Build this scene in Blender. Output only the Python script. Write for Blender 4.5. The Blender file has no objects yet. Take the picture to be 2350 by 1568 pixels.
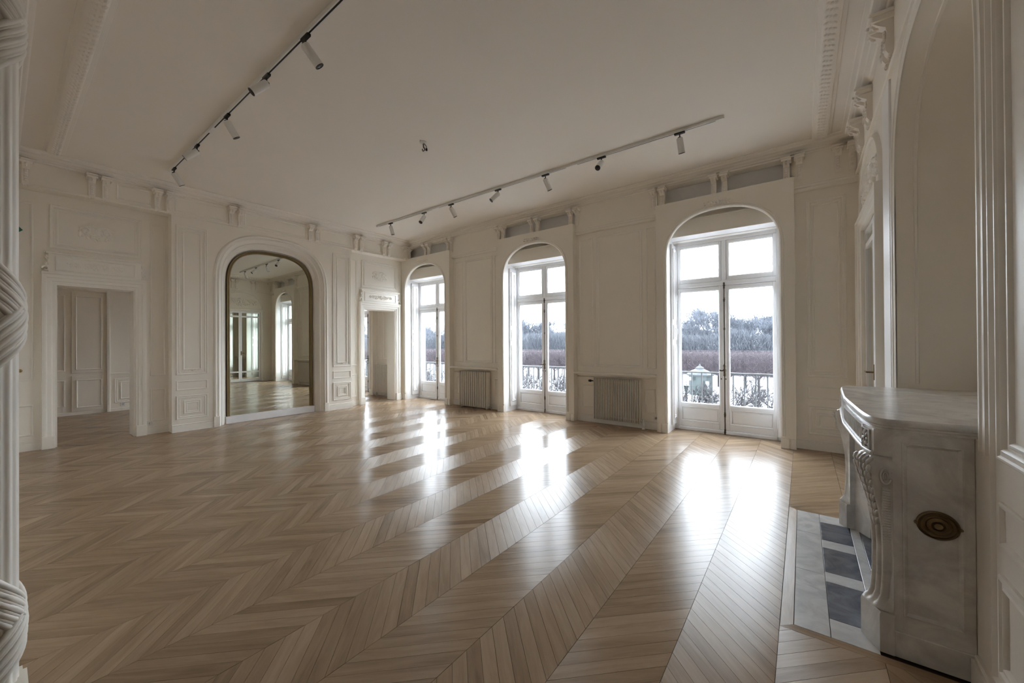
import bpy, bmesh, math, random
from mathutils import Vector, Matrix
from mathutils.geometry import tessellate_polygon

# ------------------------------------------------------------------ camera, sky, exposure
scene = bpy.context.scene
COL = scene.collection
CAM_POS = Vector((0.0, 0.0, 1.42))
RIGHT = Vector((0.799733, 0.600324, -0.006209))
UP = Vector((0.007591, 0.00023, 0.999971))
FWD = Vector((-0.600308, 0.799757, 0.004373))
cam_data = bpy.data.cameras.new('camera')
cam = bpy.data.objects.new('camera', cam_data)
COL.objects.link(cam)
rot = Matrix((RIGHT, UP, -FWD)).transposed().to_4x4()
cam.matrix_world = Matrix.Translation(CAM_POS) @ rot
cam_data.sensor_fit = 'HORIZONTAL'
cam_data.sensor_width = 36.0
cam_data.lens = 13.595
cam_data.clip_start = 0.02
cam_data.clip_end = 1000
scene.camera = cam

world = bpy.data.worlds.new('overcast_sky')
scene.world = world
world.use_nodes = True
bg = world.node_tree.nodes['Background']
bg.inputs['Color'].default_value = (0.845, 0.915, 1.0, 1)
bg.inputs['Strength'].default_value = 1.0

scene.view_settings.view_transform = 'Standard'
scene.view_settings.look = 'None'
scene.view_settings.gamma = 1
scene.view_settings.use_curve_mapping = False
scene.view_settings.exposure = 4.12
scene.cycles.max_bounces = 16
scene.cycles.diffuse_bounces = 12
scene.cycles.glossy_bounces = 6
scene.cycles.transparent_max_bounces = 24
scene.cycles.use_denoising = True
scene.cycles.sample_clamp_indirect = 6.0

CEIL = 4.0
RND = random.Random(7)

# ------------------------------------------------------------------ helpers
class MB:
    """collects vertices and faces, then links them as one mesh object"""
    def __init__(self):
        self.v = []; self.f = []
    def add(self, vs, fs):
        o = len(self.v)
        self.v += [tuple(p) for p in vs]
        self.f += [tuple(i + o for i in f) for f in fs]
    def box(self, x0, x1, y0, y1, z0, z1):
        vs = [(x, y, z) for z in (z0, z1) for y in (y0, y1) for x in (x0, x1)]
        self.add(vs, [(0, 2, 3, 1), (4, 5, 7, 6), (0, 1, 5, 4), (2, 6, 7, 3), (0, 4, 6, 2), (1, 3, 7, 5)])
    def wbox(self, m, u0, u1, z0, z1, w0, w1, c=0.0):
        """box in wall space; c chamfers the edges of its front (w1) face"""
        if c <= 0:
            vs = [m(u, z, w) for w in (w0, w1) for z in (z0, z1) for u in (u0, u1)]
            self.add(vs, [(0, 2, 3, 1), (4, 5, 7, 6), (0, 1, 5, 4), (2, 6, 7, 3), (0, 4, 6, 2), (1, 3, 7, 5)])
        else:
            s = 1 if w1 > w0 else -1
            vs = []
            for w, k in ((w0, 0), (w1 - s * c, 0), (w1, c)):
                vs += [m(u0 + k, z0 + k, w), m(u1 - k, z0 + k, w), m(u1 - k, z1 - k, w), m(u0 + k, z1 - k, w)]
            fs = [(3, 2, 1, 0), (8, 9, 10, 11)]
            for r in (0, 4):
                for i in range(4):
                    j = (i + 1) % 4
                    fs.append((r + i, r + j, r + 4 + j, r + 4 + i))
            self.add(vs, fs)
    def poly(self, m, outer, holes, w0, w1):
        """extruded polygon with holes in wall space, (u, z) outlines"""
        loops = [outer] + list(holes)
        flat = [p for l in loops for p in l]
        tris = tessellate_polygon([[Vector((p[0], p[1], 0)) for p in l] for l in loops])
        n = len(flat)
        vs = [m(p[0], p[1], w0) for p in flat] + [m(p[0], p[1], w1) for p in flat]
        fs = []
        for t in tris:
            fs.append(tuple(t)); fs.append(tuple(i + n for i in reversed(t)))
        o = 0
        for l in loops:
            k = len(l)
            for i in range(k):
                j = (i + 1) % k
                fs.append((o + i, o + j, o + j + n, o + i + n))
            o += k
        self.add(vs, fs)
    def sweep(self, m, path, prof, closed):
        """sweep a closed profile (n, w) along a path (u, z), mitred; n is to the left of the path"""
        k = len(prof); N = len(path); vs = []
        def nrm(a, b):
            d = (b[0] - a[0], b[1] - a[1]); L = math.hypot(*d) or 1e-9
            return (-d[1] / L, d[0] / L)
        for i, p in enumerate(path):
            a = path[i - 1] if (i > 0 or closed) else None
            b = path[(i + 1) % N] if (i < N - 1 or closed) else None
            n0 = nrm(a, p) if a is not None else nrm(p, b)
            n1 = nrm(p, b) if b is not None else n0
            q = 1 + n0[0] * n1[0] + n0[1] * n1[1]
            q = max(q, 0.3)
            mx, mz = (n0[0] + n1[0]) / q, (n0[1] + n1[1]) / q
            for (n, w) in prof:
                vs.append(m(p[0] + mx * n, p[1] + mz * n, w))
        fs = []
        R = N if closed else N - 1
        for i in range(R):
            i2 = (i + 1) % N
            for j in range(k):
                j2 = (j + 1) % k
                fs.append((i * k + j, i * k + j2, i2 * k + j2, i2 * k + j))
        if not closed:
            fs.append(tuple(range(k))); fs.append(tuple(range((N - 1) * k, N * k)))
        self.add(vs, fs)
    def loft(self, rings, closed=True, caps=True):
        k = len(rings[0]); vs = [p for r in rings for p in r]; fs = []
        for i in range(len(rings) - 1):
            for j in range(k if closed else k - 1):
                j2 = (j + 1) % k
                fs.append((i * k + j, i * k + j2, (i + 1) * k + j2, (i + 1) * k + j))
        if caps and closed:
            fs.append(tuple(range(k))); fs.append(tuple(range((len(rings) - 1) * k, len(rings) * k)))
        self.add(vs, fs)
    def tube(self, pts, rad, sides=6, caps=True):
        pts = [Vector(p) for p in pts]
        if not isinstance(rad, (list, tuple)): rad = [rad] * len(pts)
        ref = None; rings = []
        for i, p in enumerate(pts):
            t = (pts[min(i + 1, len(pts) - 1)] - pts[max(i - 1, 0)])
            t = t.normalized() if t.length > 1e-9 else Vector((0, 0, 1))
            if ref is None:
                ref = t.orthogonal().normalized()
            a = (ref - t * ref.dot(t))
            a = a.normalized() if a.length > 1e-6 else t.orthogonal().normalized()
            ref = a; b = t.cross(a)
            rings.append([p + (a * math.cos(2 * math.pi * j / sides) + b * math.sin(2 * math.pi * j / sides)) * rad[i] for j in range(sides)])
        self.loft(rings, True, caps)
    def lathe(self, prof, c, axis=(0, 0, 1), sides=16):
        """prof: (radius, height along axis)"""
        ax = Vector(axis).normalized(); a = ax.orthogonal().normalized(); b = ax.cross(a); c = Vector(c)
        rings = [[c + ax * h + (a * math.cos(2 * math.pi * j / sides) + b * math.sin(2 * math.pi * j / sides)) * max(r, 1e-4) for j in range(sides)] for r, h in prof]
        self.loft(rings, True, True)
    def blob(self, m, cu, cz, cw, ru, rz, rw, ang=0.0, nu=7, nv=4):
        ca, sa = math.cos(ang), math.sin(ang); rings = []
        for i in range(nv + 1):
            t = math.pi * i / nv; r = max(math.sin(t), 0.02)
            ring = []
            for j in range(nu):
                f = 2 * math.pi * j / nu
                du = ru * r * math.cos(f); dw = rw * r * math.sin(f); dz = -rz * math.cos(t)
                ring.append(m(cu + du * ca - dz * sa, cz + du * sa + dz * ca, cw + dw))
            rings.append(ring)
        self.loft(rings, True, True)
    def build(self, name, mat, parent=None, kind=None, label=None, cat=None, group=None, smooth=35):
        me = bpy.data.meshes.new(name)
        off = Vector((0, 0, 0)); p = parent
        while p is not None:
            off = off + p.location; p = p.parent
        me.from_pydata([(x - off.x, y - off.y, z - off.z) for x, y, z in self.v], [], self.f)
        bm = bmesh.new(); bm.from_mesh(me)
        bmesh.ops.recalc_face_normals(bm, faces=bm.faces[:])
        bm.to_mesh(me); bm.free()
        if smooth:
            for q in me.polygons: q.use_smooth = True
            me.set_sharp_from_angle(angle=math.radians(smooth))
        me.materials.append(mat)
        ob = bpy.data.objects.new(name, me)
        COL.objects.link(ob)
        if parent is not None: ob.parent = parent
        return tag(ob, label, cat, group, kind)

def tag(o, label=None, cat=None, group=None, kind=None):
    if label: o['label'] = label
    if cat: o['category'] = cat
    if group: o['group'] = group
    if kind: o['kind'] = kind
    return o

def empty(name, loc, label=None, cat=None, group=None, kind=None, parent=None):
    o = bpy.data.objects.new(name, None)
    o.empty_display_size = 0.1
    COL.objects.link(o)
    if parent is not None:
        o.parent = parent
        q = parent; off = Vector((0, 0, 0))
        while q is not None:
            off = off + q.location; q = q.parent
        o.location = Vector(loc) - off
    else:
        o.location = loc
    return tag(o, label, cat, group, kind)

def copy_tree(o, parent=None):
    c = o.copy(); COL.objects.link(c); c.parent = parent
    for ch in list(o.children): copy_tree(ch, c)
    return c

def rect(u0, u1, z0, z1):
    return [(u0, z0), (u1, z0), (u1, z1), (u0, z1)]

def arch(cu, a, z0, zs, b, n, seg=28):
    """door-like outline: up the left side, over a superellipse arch, down the right side"""
    pts = [(cu - a, z0)]
    for i in range(seg + 1):
        t = math.pi * (1 - i / seg)
        c, s = math.cos(t), math.sin(t)
        pts.append((cu + a * math.copysign(abs(c) ** (2 / n), c), zs + b * abs(s) ** (2 / n)))
    pts.append((cu + a, z0))
    return pts

# wall spaces: (u along the wall, z up, w out of the wall into the room)
def mA(u, z, w): return (-8.40 + 0.02 * u + w, u, z)
def mB(u, z, w): return (u, 6.42 - w, z)
def mC(u, z, w): return (0.57 - w, u, z)
def mD(u, z, w): return (u, w, z)
def mP(u, z, w): return (u, z, w)          # plan space: (x, y) path, w is height
def mS(u, z, w): return (-11.95 + w, u, z)  # far wall of the side room

# ------------------------------------------------------------------ materials
def new_mat(name):
    m = bpy.data.materials.new(name); m.use_nodes = True
    nt = m.node_tree
    return m, nt, nt.nodes['Principled BSDF']

def N(nt, kind, **kw):
    n = nt.nodes.new(kind)
    for k, v in kw.items():
        if hasattr(n, k) and not k[0].isupper(): setattr(n, k, v)
        else: n.inputs[k].default_value = v
    return n

def plain(name, col, rough=0.5, metal=0.0, spec=0.5, noise=0.04, scale=6.0, bump=0.0, bscale=60.0):
    m, nt, b = new_mat(name)
    b.inputs['Roughness'].default_value = rough
    b.inputs['Metallic'].default_value = metal
    b.inputs['Specular IOR Level'].default_value = spec
    tc = N(nt, 'ShaderNodeTexCoord')
    nz = N(nt, 'ShaderNodeTexNoise', Scale=scale, Detail=4.0)
    nt.links.new(tc.outputs['Object'], nz.inputs['Vector'])
    mx = N(nt, 'ShaderNodeMix', data_type='RGBA')
    mx.inputs['A'].default_value = tuple(c * (1 - noise) for c in col) + (1,)
    mx.inputs['B'].default_value = tuple(min(1, c * (1 + noise)) for c in col) + (1,)
    nt.links.new(nz.outputs['Fac'], mx.inputs['Factor'])
    nt.links.new(mx.outputs['Result'], b.inputs['Base Color'])
    if bump:
        n2 = N(nt, 'ShaderNodeTexNoise', Scale=bscale, Detail=3.0)
        nt.links.new(tc.outputs['Object'], n2.inputs['Vector'])
        bp = N(nt, 'ShaderNodeBump', Strength=bump, Distance=0.004)
        nt.links.new(n2.outputs['Fac'], bp.inputs['Height'])
        nt.links.new(bp.outputs['Normal'], b.inputs['Normal'])
    return m

M = {}
M['wall'] = plain('wall_paint', (0.845, 0.80, 0.72), 0.48, noise=0.025, scale=2.5, bump=0.03, bscale=40)
M['rear'] = plain('bounce_cutting_taupe', (0.26, 0.22, 0.18), 0.6)  # unseen rear walls made dark to cut light bounced into the near side
M['trim'] = plain('trim_paint', (0.855, 0.82, 0.75), 0.42, noise=0.02, scale=3.0)
M['ceil'] = plain('ceiling_paint', (0.835, 0.79, 0.725), 0.75, noise=0.02, scale=1.2)
M['win'] = plain('window_paint', (0.88, 0.88, 0.885), 0.35, noise=0.02)
M['frieze'] = plain('frieze_grey', (0.68, 0.68, 0.675), 0.55, noise=0.05, scale=5)  # one even grey for the recessed frieze, cooler than the walls
M['rad'] = plain('radiator_enamel', (0.66, 0.62, 0.55), 0.35)
M['white'] = plain('white_enamel', (0.78, 0.77, 0.74), 0.35)
M['spotgrey'] = plain('spotlight_enamel', (0.74, 0.725, 0.69), 0.4)
M['black'] = plain('black_plastic', (0.012, 0.011, 0.010), 0.45)
M['gold'] = plain('gilt_frame', (0.20, 0.145, 0.065), 0.45, metal=0.45, noise=0.15, scale=9)
M['bronze'] = plain('dark_bronze', (0.10, 0.075, 0.05), 0.4, metal=0.7, noise=0.3, scale=30)
M['brass'] = plain('tarnished_brass', (0.20, 0.145, 0.07), 0.36, metal=0.85, noise=0.35, scale=25)
M['polbrass'] = plain('polished_brass', (0.45, 0.33, 0.14), 0.25, metal=0.9, noise=0.1)
M['iron'] = plain('painted_iron', (0.05, 0.056, 0.062), 0.5)
M['stone'] = plain('balcony_stone', (0.55, 0.53, 0.50), 0.8, noise=0.1)
M['green'] = plain('green_sign', (0.01, 0.16, 0.09), 0.4)
M['soot'] = plain('sooty_iron', (0.03, 0.03, 0.03), 0.8)
M['under'] = plain('floor_joint', (0.045, 0.03, 0.018), 0.9)
M['lens'] = plain('spot_lens', (0.06, 0.05, 0.045), 0.2)

def mirror_mat(name, col, rough=0.0):
    m, nt, b = new_mat(name)
    b.inputs['Base Color'].default_value = col + (1,)
    b.inputs['Metallic'].default_value = 1.0
    b.inputs['Roughness'].default_value = rough
    return m
M['mirror'] = mirror_mat('old_mirror_silver', (0.70, 0.72, 0.655))
M['doormirror'] = mirror_mat('door_mirror_silver', (0.66, 0.69, 0.63), 0.02)

def glass_mat():
    m = bpy.data.materials.new('window_glass'); m.use_nodes = True
    nt = m.node_tree; nt.nodes.clear()
    out = N(nt, 'ShaderNodeOutputMaterial')
    tr = N(nt, 'ShaderNodeBsdfTransparent'); tr.inputs['Color'].default_value = (0.95, 0.965, 0.97, 1)
    gl = N(nt, 'ShaderNodeBsdfGlossy'); gl.inputs['Roughness'].default_value = 0.01
    fr = N(nt, 'ShaderNodeFresnel', IOR=1.45)
    mx = N(nt, 'ShaderNodeMixShader')
    ge = N(nt, 'ShaderNodeNewGeometry')
    inv = N(nt, 'ShaderNodeMath', operation='SUBTRACT'); inv.inputs[0].default_value = 1.0
    nt.links.new(ge.outputs['Backfacing'], inv.inputs[1])
    mul = N(nt, 'ShaderNodeMath', operation='MULTIPLY')        # reflect only where light enters a pane
    nt.links.new(fr.outputs[0], mul.inputs[0]); nt.links.new(inv.outputs[0], mul.inputs[1])
    nt.links.new(mul.outputs[0], mx.inputs[0]); nt.links.new(tr.outputs[0], mx.inputs[1]); nt.links.new(gl.outputs[0], mx.inputs[2])
    nt.links.new(mx.outputs[0], out.inputs['Surface'])
    return m
M['glass'] = glass_mat()

def parquet_mat():
    m, nt, b = new_mat('oiled_oak')
    uv = N(nt, 'ShaderNodeUVMap', uv_map='grain')
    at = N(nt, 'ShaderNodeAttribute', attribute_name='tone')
    mp = N(nt, 'ShaderNodeMapping'); mp.inputs['Scale'].default_value = (1.1, 9, 1)
    nt.links.new(uv.outputs[0], mp.inputs['Vector'])
    nz = N(nt, 'ShaderNodeTexNoise', Scale=2.2, Detail=7.0, Roughness=0.62, Distortion=0.7)
    nt.links.new(mp.outputs[0], nz.inputs['Vector'])
    mp2 = N(nt, 'ShaderNodeMapping'); mp2.inputs['Scale'].default_value = (5, 160, 1)
    nt.links.new(uv.outputs[0], mp2.inputs['Vector'])
    n2 = N(nt, 'ShaderNodeTexNoise', Scale=2.0, Detail=3.0)
    nt.links.new(mp2.outputs[0], n2.inputs['Vector'])
    add = N(nt, 'ShaderNodeMath', operation='MULTIPLY_ADD'); add.inputs[1].default_value = 0.52
    nt.links.new(nz.outputs['Fac'], add.inputs[0])
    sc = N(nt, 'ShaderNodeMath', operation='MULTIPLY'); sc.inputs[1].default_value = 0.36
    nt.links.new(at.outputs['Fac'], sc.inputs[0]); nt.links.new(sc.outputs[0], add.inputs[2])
    a2 = N(nt, 'ShaderNodeMath', operation='MULTIPLY_ADD'); a2.inputs[1].default_value = 0.12
    nt.links.new(n2.outputs['Fac'], a2.inputs[0]); nt.links.new(add.outputs[0], a2.inputs[2])
    cr = N(nt, 'ShaderNodeValToRGB')
    e = cr.color_ramp.elements
    e[0].position = 0.20; e[0].color = (0.165, 0.108, 0.064, 1)
    e[1].position = 0.80; e[1].color = (0.475, 0.352, 0.238, 1)
    k = cr.color_ramp.elements.new(0.50); k.color = (0.335, 0.234, 0.148, 1)
    nt.links.new(a2.outputs[0], cr.inputs[0]); nt.links.new(cr.outputs[0], b.inputs['Base Color'])
    rr = N(nt, 'ShaderNodeMapRange'); rr.inputs['To Min'].default_value = 0.20; rr.inputs['To Max'].default_value = 0.30
    nt.links.new(nz.outputs['Fac'], rr.inputs['Value']); nt.links.new(rr.outputs[0], b.inputs['Roughness'])
    b.inputs['Specular IOR Level'].default_value = 0.34
    b.inputs['Anisotropic'].default_value = 0.7
    b.inputs['Anisotropic Rotation'].default_value = 0.25
    tg = N(nt, 'ShaderNodeTangent', direction_type='UV_MAP', uv_map='grain')
    nt.links.new(tg.outputs[0], b.inputs['Tangent'])
    bp = N(nt, 'ShaderNodeBump', Strength=0.10, Distance=0.002)
    nt.links.new(n2.outputs['Fac'], bp.inputs['Height']); nt.links.new(bp.outputs['Normal'], b.inputs['Normal'])
    return m
M['oak'] = parquet_mat()

def marble(name, base, vein, rough=0.2, scale=3.0, amount=0.5):
    m, nt, b = new_mat(name)
    tc = N(nt, 'ShaderNodeTexCoord')
    nz = N(nt, 'ShaderNodeTexNoise', Scale=scale, Detail=8.0, Roughness=0.6, Distortion=1.6)
    nt.links.new(tc.outputs['Object'], nz.inputs['Vector'])
    n2 = N(nt, 'ShaderNodeTexNoise', Scale=scale * 6, Detail=6.0, Roughness=0.7)
    nt.links.new(tc.outputs['Object'], n2.inputs['Vector'])
    cr = N(nt, 'ShaderNodeValToRGB'); e = cr.color_ramp.elements
    e[0].position = 0.40; e[0].color = vein + (1,)
    e[1].position = 0.40 + 0.28 * amount; e[1].color = base + (1,)
    nt.links.new(nz.outputs['Fac'], cr.inputs[0])
    mx = N(nt, 'ShaderNodeMix', data_type='RGBA', blend_type='MULTIPLY'); mx.inputs['Factor'].default_value = 0.35
    nt.links.new(cr.outputs[0], mx.inputs['A'])
    nt.links.new(n2.outputs['Fac'], mx.inputs['B'])
    g = N(nt, 'ShaderNodeMapRange'); g.inputs['From Min'].default_value = 0.3; g.inputs['From Max'].default_value = 0.7; g.inputs['To Min'].default_value = 0.75; g.inputs['To Max'].default_value = 1.0
    nt.links.new(n2.outputs['Fac'], g.inputs['Value']); nt.links.new(g.outputs[0], mx.inputs['B'])
    nt.links.new(mx.outputs['Result'], b.inputs['Base Color'])
    b.inputs['Roughness'].default_value = rough
    return m
M['marble'] = marble('white_marble', (0.80, 0.785, 0.745), (0.60, 0.585, 0.555), 0.24, 3.2, 0.8)
M['hearthw'] = marble('hearth_white_marble', (0.68, 0.675, 0.665), (0.54, 0.54, 0.54), 0.20, 4.0, 0.7)
M['hearthg'] = marble('hearth_grey_marble', (0.21, 0.225, 0.255), (0.09, 0.10, 0.125), 0.20, 5.0, 1.0)
# ------------------------------------------------------------------ floor: chevron parquet
fb = MB(); fb.box(-12.3, 1.4, -4.2, 7.0, -0.14, -0.010)
floor = fb.build('floor', M['under'], kind='structure', label='oak chevron parquet floor with a satin shine', smooth=0)

def project(p):
    d = Vector(p) - CAM_POS; z = d.dot(FWD)
    if z < 0.05: return None
    return (1175 + 887.44 * d.dot(RIGHT) / z, 784 - 887.44 * d.dot(UP) / z)

def clip(poly, axis, val, keep_less):
    out = []
    for i in range(len(poly)):
        a, b = poly[i], poly[(i + 1) % len(poly)]
        ia = (a[axis] <= val) == keep_less; ib = (b[axis] <= val) == keep_less
        if ia: out.append(a)
        if ia != ib:
            t = (val - a[axis]) / (b[axis] - a[axis])
            out.append((a[0] + t * (b[0] - a[0]), a[1] + t * (b[1] - a[1])))
    return out

HEARTH = (-0.100, 2.350, 4.095)      # frame strip: x, y0, y1
SEAM0, CW, PITCH, RISE = -0.102, 0.384, 0.0917, 0.375
planks = []
rp = random.Random(3)
for k in range(-2, 32):
    x1 = SEAM0 - CW * k; x0 = x1 - CW
    s = -1 if k % 2 == 0 else 1          # sense of the slope
    n0 = int(-4.7 / PITCH); n1 = int(7.1 / PITCH)
    for j in range(n0, n1):
        y = 0.0126 + j * PITCH
        g = 0.0010
        yl, yr = (y, y + RISE * s)
        if s < 0: yl, yr = y + RISE, y
        else: yl, yr = y, y + RISE
        quad = [(x0 + g, yl + g), (x1 - g, yr + g), (x1 - g, yr + PITCH - g), (x0 + g, yl + PITCH - g)]
        polys = [quad]
        if x0 > HEARTH[0] - 0.01:
            polys = [clip(quad, 1, HEARTH[1] - g, True), clip(quad, 1, HEARTH[2] + g, False)]
        L = math.hypot(CW, RISE); d = (CW / L, (yr - yl) / L)
        for q in polys:
            if len(q) < 3: continue
            if max(p[1] for p in q) < -4.15 or min(p[1] for p in q) > 6.98: continue
            a = 0.5 * abs(sum(q[i][0] * q[(i + 1) % len(q)][1] - q[(i + 1) % len(q)][0] * q[i][1] for i in range(len(q))))
            if a < 1e-4: continue
            pr = [project((p[0], p[1], 0)) for p in q]
            area = 0.0
            if all(p is not None for p in pr):
                cx = sum(p[0] for p in pr) / len(pr); cy = sum(p[1] for p in pr) / len(pr)
                if -40 < cx < 2390 and cy < 1600:
                    area = 0.5 * abs(sum(pr[i][0] * pr[(i + 1) % len(pr)][1] - pr[(i + 1) % len(pr)][0] * pr[i][1] for i in range(len(pr))))
            planks.append((area, q, d, 0.57 if s < 0 else 0.49))  # every other column toned lighter, imitating the directional sheen of the grain
planks.sort(key=lambda t: -t[0])

def plank_mesh(name, items, dzmax=0.0004):
    vs, fs, uvs, tones = [], [], [], []
    for (_, q, d, mean) in items:
        o = len(vs); n = len(q); dz = rp.uniform(-dzmax, 0.0)
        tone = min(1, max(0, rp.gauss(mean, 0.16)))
        ou, ov = rp.uniform(0, 60), rp.uniform(0, 60)
        area2 = sum(q[i][0] * q[(i + 1) % n][1] - q[(i + 1) % n][0] * q[i][1] for i in range(n))
        if area2 < 0: q = q[::-1]
        for z in (dz, -0.014):
            vs += [(p[0], p[1], z) for p in q]
        faces = [tuple(range(o, o + n))] + [(o + (i + 1) % n, o + i, o + n + i, o + n + (i + 1) % n) for i in range(n)]
        for f in faces:
            fs.append(f); tones.append(tone)
            for vi in f:
                p = vs[vi]
                uvs.append((p[0] * d[0] + p[1] * d[1] + ou, -p[0] * d[1] + p[1] * d[0] + ov))
    me = bpy.data.meshes.new(name)
    me.from_pydata(vs, [], fs)
    ul = me.uv_layers.new(name='grain')
    ul.data.foreach_set('uv', [c for p in uvs for c in p])
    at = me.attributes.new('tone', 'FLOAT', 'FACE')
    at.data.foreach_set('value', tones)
    me.materials.append(M['oak'])
    return me

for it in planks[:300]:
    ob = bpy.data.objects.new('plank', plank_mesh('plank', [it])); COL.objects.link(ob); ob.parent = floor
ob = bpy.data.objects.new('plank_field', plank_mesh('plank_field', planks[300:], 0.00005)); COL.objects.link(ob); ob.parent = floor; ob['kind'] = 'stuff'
# border strips of oak framing the hearth
for (q, d) in (([(-0.1, 2.3508), (-0.0468, 2.40), (-0.0468, 4.052), (-0.1, 4.0942)], (0, 1)),
               ([(-0.1, 2.3508), (0.56, 2.3508), (0.56, 2.3985), (-0.0468, 2.3985)], (1, 0)),
               ([(-0.1, 4.0942), (-0.0468, 4.054), (0.56, 4.054), (0.56, 4.0942)], (1, 0))):
    ob = bpy.data.objects.new('border_strip', plank_mesh('border_strip', [(0, q, d, 0.4)])); COL.objects.link(ob); ob.parent = floor

# ------------------------------------------------------------------ ceiling
cb = MB(); cb.box(-12.3, 1.4, -4.2, 7.0, CEIL, CEIL + 0.15)
ceiling = cb.build('ceiling', M['ceil'], kind='structure', label='flat pale plaster ceiling', smooth=0)

# ------------------------------------------------------------------ shared moulding profiles
BEAD = [(0, 0), (0, 0.010), (0.006, 0.016), (0.014, 0.016), (0.020, 0.009), (0.034, 0.009), (0.040, 0.014), (0.046, 0.009), (0.050, 0.0)]
THIN = [(0, 0), (0, 0.007), (0.006, 0.012), (0.014, 0.012), (0.020, 0.006), (0.026, 0.0)]
CASING = [(0, 0.0), (0, 0.030), (0.022, 0.034), (0.030, 0.046), (0.070, 0.050), (0.078, 0.062), (0.100, 0.070), (0.118, 0.066), (0.120, 0.0)]

def lift(prof, w): return [(n, q + w if q > 0 else w - 0.004) for n, q in prof]

def panel(parent, m, u0, u1, z0, z1, w=0.0, prof=BEAD, mat='trim', name='panel_moulding'):
    b = MB(); b.sweep(m, rect(u0, u1, z0, z1), lift(prof, w), True)
    return b.build(name, M[mat], parent)

def relief(parent, m, cu, cz, hw, hh, w, seed, n=26, name='relief_ornament', mat='trim', dep=0.014):
    """plaster relief: scrolls and leaves mirrored about its centre"""
    r = random.Random(seed); b = MB()
    for sg in (-1, 1):
        for t in (0.30, 0.66):
            pts = []; R = hh * (0.62 if t < 0.5 else 0.42); c0 = cu + sg * hw * t
            for i in range(15):
                a = i / 14 * 4.2 * math.pi * 0.5; q = R * (1 - i / 16)
                pts.append(m(c0 + sg * q * math.cos(a + 0.6), cz + q * math.sin(a + 0.6), w + dep * 0.5))
            b.tube(pts, [hh * 0.10 * (1 - 0.5 * i / 14) for i in range(15)], 5)
        for i in range(n):
            t = r.random(); a = r.uniform(-1.4, 1.4)
            b.blob(m, cu + sg * hw * t, cz + hh * r.uniform(-0.75, 0.75) * (1 - 0.55 * t), w + dep * 0.2,
                   hh * r.uniform(0.05, 0.11), hh * r.uniform(0.12, 0.26), dep * r.uniform(0.5, 1.0), sg * a, 8, 5)
    b.blob(m, cu, cz, w, hh * 0.28, hh * 0.5, dep * 1.5)
    for k in range(6):
        a = k * math.pi / 3; b.blob(m, cu + hh * 0.42 * math.cos(a), cz + hh * 0.42 * math.sin(a), w, hh * 0.13, hh * 0.26, dep, a - math.pi / 2)
    return b.build(name, M[mat], parent, smooth=60)

def skirting(name, m, segs, w=0.0, label=None):
    b = MB()
    for (u0, u1, ww) in segs:
        b.wbox(m, u0, u1, 0, 0.105, ww - 0.004, ww + 0.022)
        b.wbox(m, u0, u1, 0.105, 0.125, ww - 0.004, ww + 0.014, 0.005)
    return b.build(name, M['trim'], kind='structure', label=label)

# ------------------------------------------------------------------ left wall (mirror wall)
D1 = (0.487, 1.305, 2.300)     # doorway to the dim side room
D2 = (5.205, 6.070, 2.272)     # doorway near the windows
b = MB()
b.poly(mA, [(-4.2, 0), (D1[0], 0), (D1[0], D1[2]), (D1[1], D1[2]), (D1[1], 0), (D2[0], 0), (D2[0], D2[2]), (D2[1], D2[2]), (D2[1], 0), (6.95, 0), (6.95, CEIL), (-4.2, CEIL)], [], -0.29, 0.0)
wall_left = b.build('wall_left', M['wall'], kind='structure', label='panelled off-white wall with two doorways and a tall arched mirror', smooth=0)
MC = 3.25      # centre of the mirror bay
# projecting pier around the mirror
b = MB()
b.poly(mA, [(1.70, 0)] + arch(MC, 0.915, 0.0, 2.50, 0.90, 2.7) + [(4.80, 0), (4.80, 3.56), (1.70, 3.56)], [], -0.002, 0.20)
pier = b.build('pier', M['wall'], wall_left, smooth=30)
# moulded ring round the arch and its splay
b = MB()
b.sweep(mA, arch(MC, 0.915, 0.17, 2.50, 0.90, 2.7), [(0, 0.19), (0, 0.216), (0.012, 0.222), (0.024, 0.214), (0.036, 0.214), (0.044, 0.226), (0.060, 0.230), (0.074, 0.218), (0.084, 0.206), (0.086, 0.19)], False)
b.wbox(mA, MC - 1.004, MC - 0.912, 0, 0.18, 0.19, 0.238, 0.004); b.wbox(mA, MC + 0.912, MC + 1.004, 0, 0.18, 0.19, 0.238, 0.004)
b.build('arch_moulding', M['trim'], wall_left)
b = MB()
o1 = arch(MC, 0.915, 0.0, 2.50, 0.90, 2.7); o2 = arch(MC - 0.005, 0.775, 0.0, 2.50, 0.74, 2.75)
b.loft([[mA(u, z, 0.20) for u, z in o1], [mA(u, z, 0.115) for u, z in [(0.5 * (p[0] + q[0]) , 0.5 * (p[1] + q[1])) for p, q in zip(o1, o2)]], [mA(u, z, 0.055) for u, z in o2], [mA(u, z, 0.0) for u, z in o2]], closed=False)
b.build('arch_splay', M['trim'], wall_left, smooth=50)
b = MB(); b.sweep(mA, arch(MC - 0.003, 0.845, 0.0, 2.50, 0.82, 2.72), [(-0.03, 0.09), (-0.012, 0.118), (0.0, 0.136), (0.012, 0.150), (0.03, 0.150), (0.03, 0.10)], False)
b.build('arch_inner_bead', M['trim'], wall_left)
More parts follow.
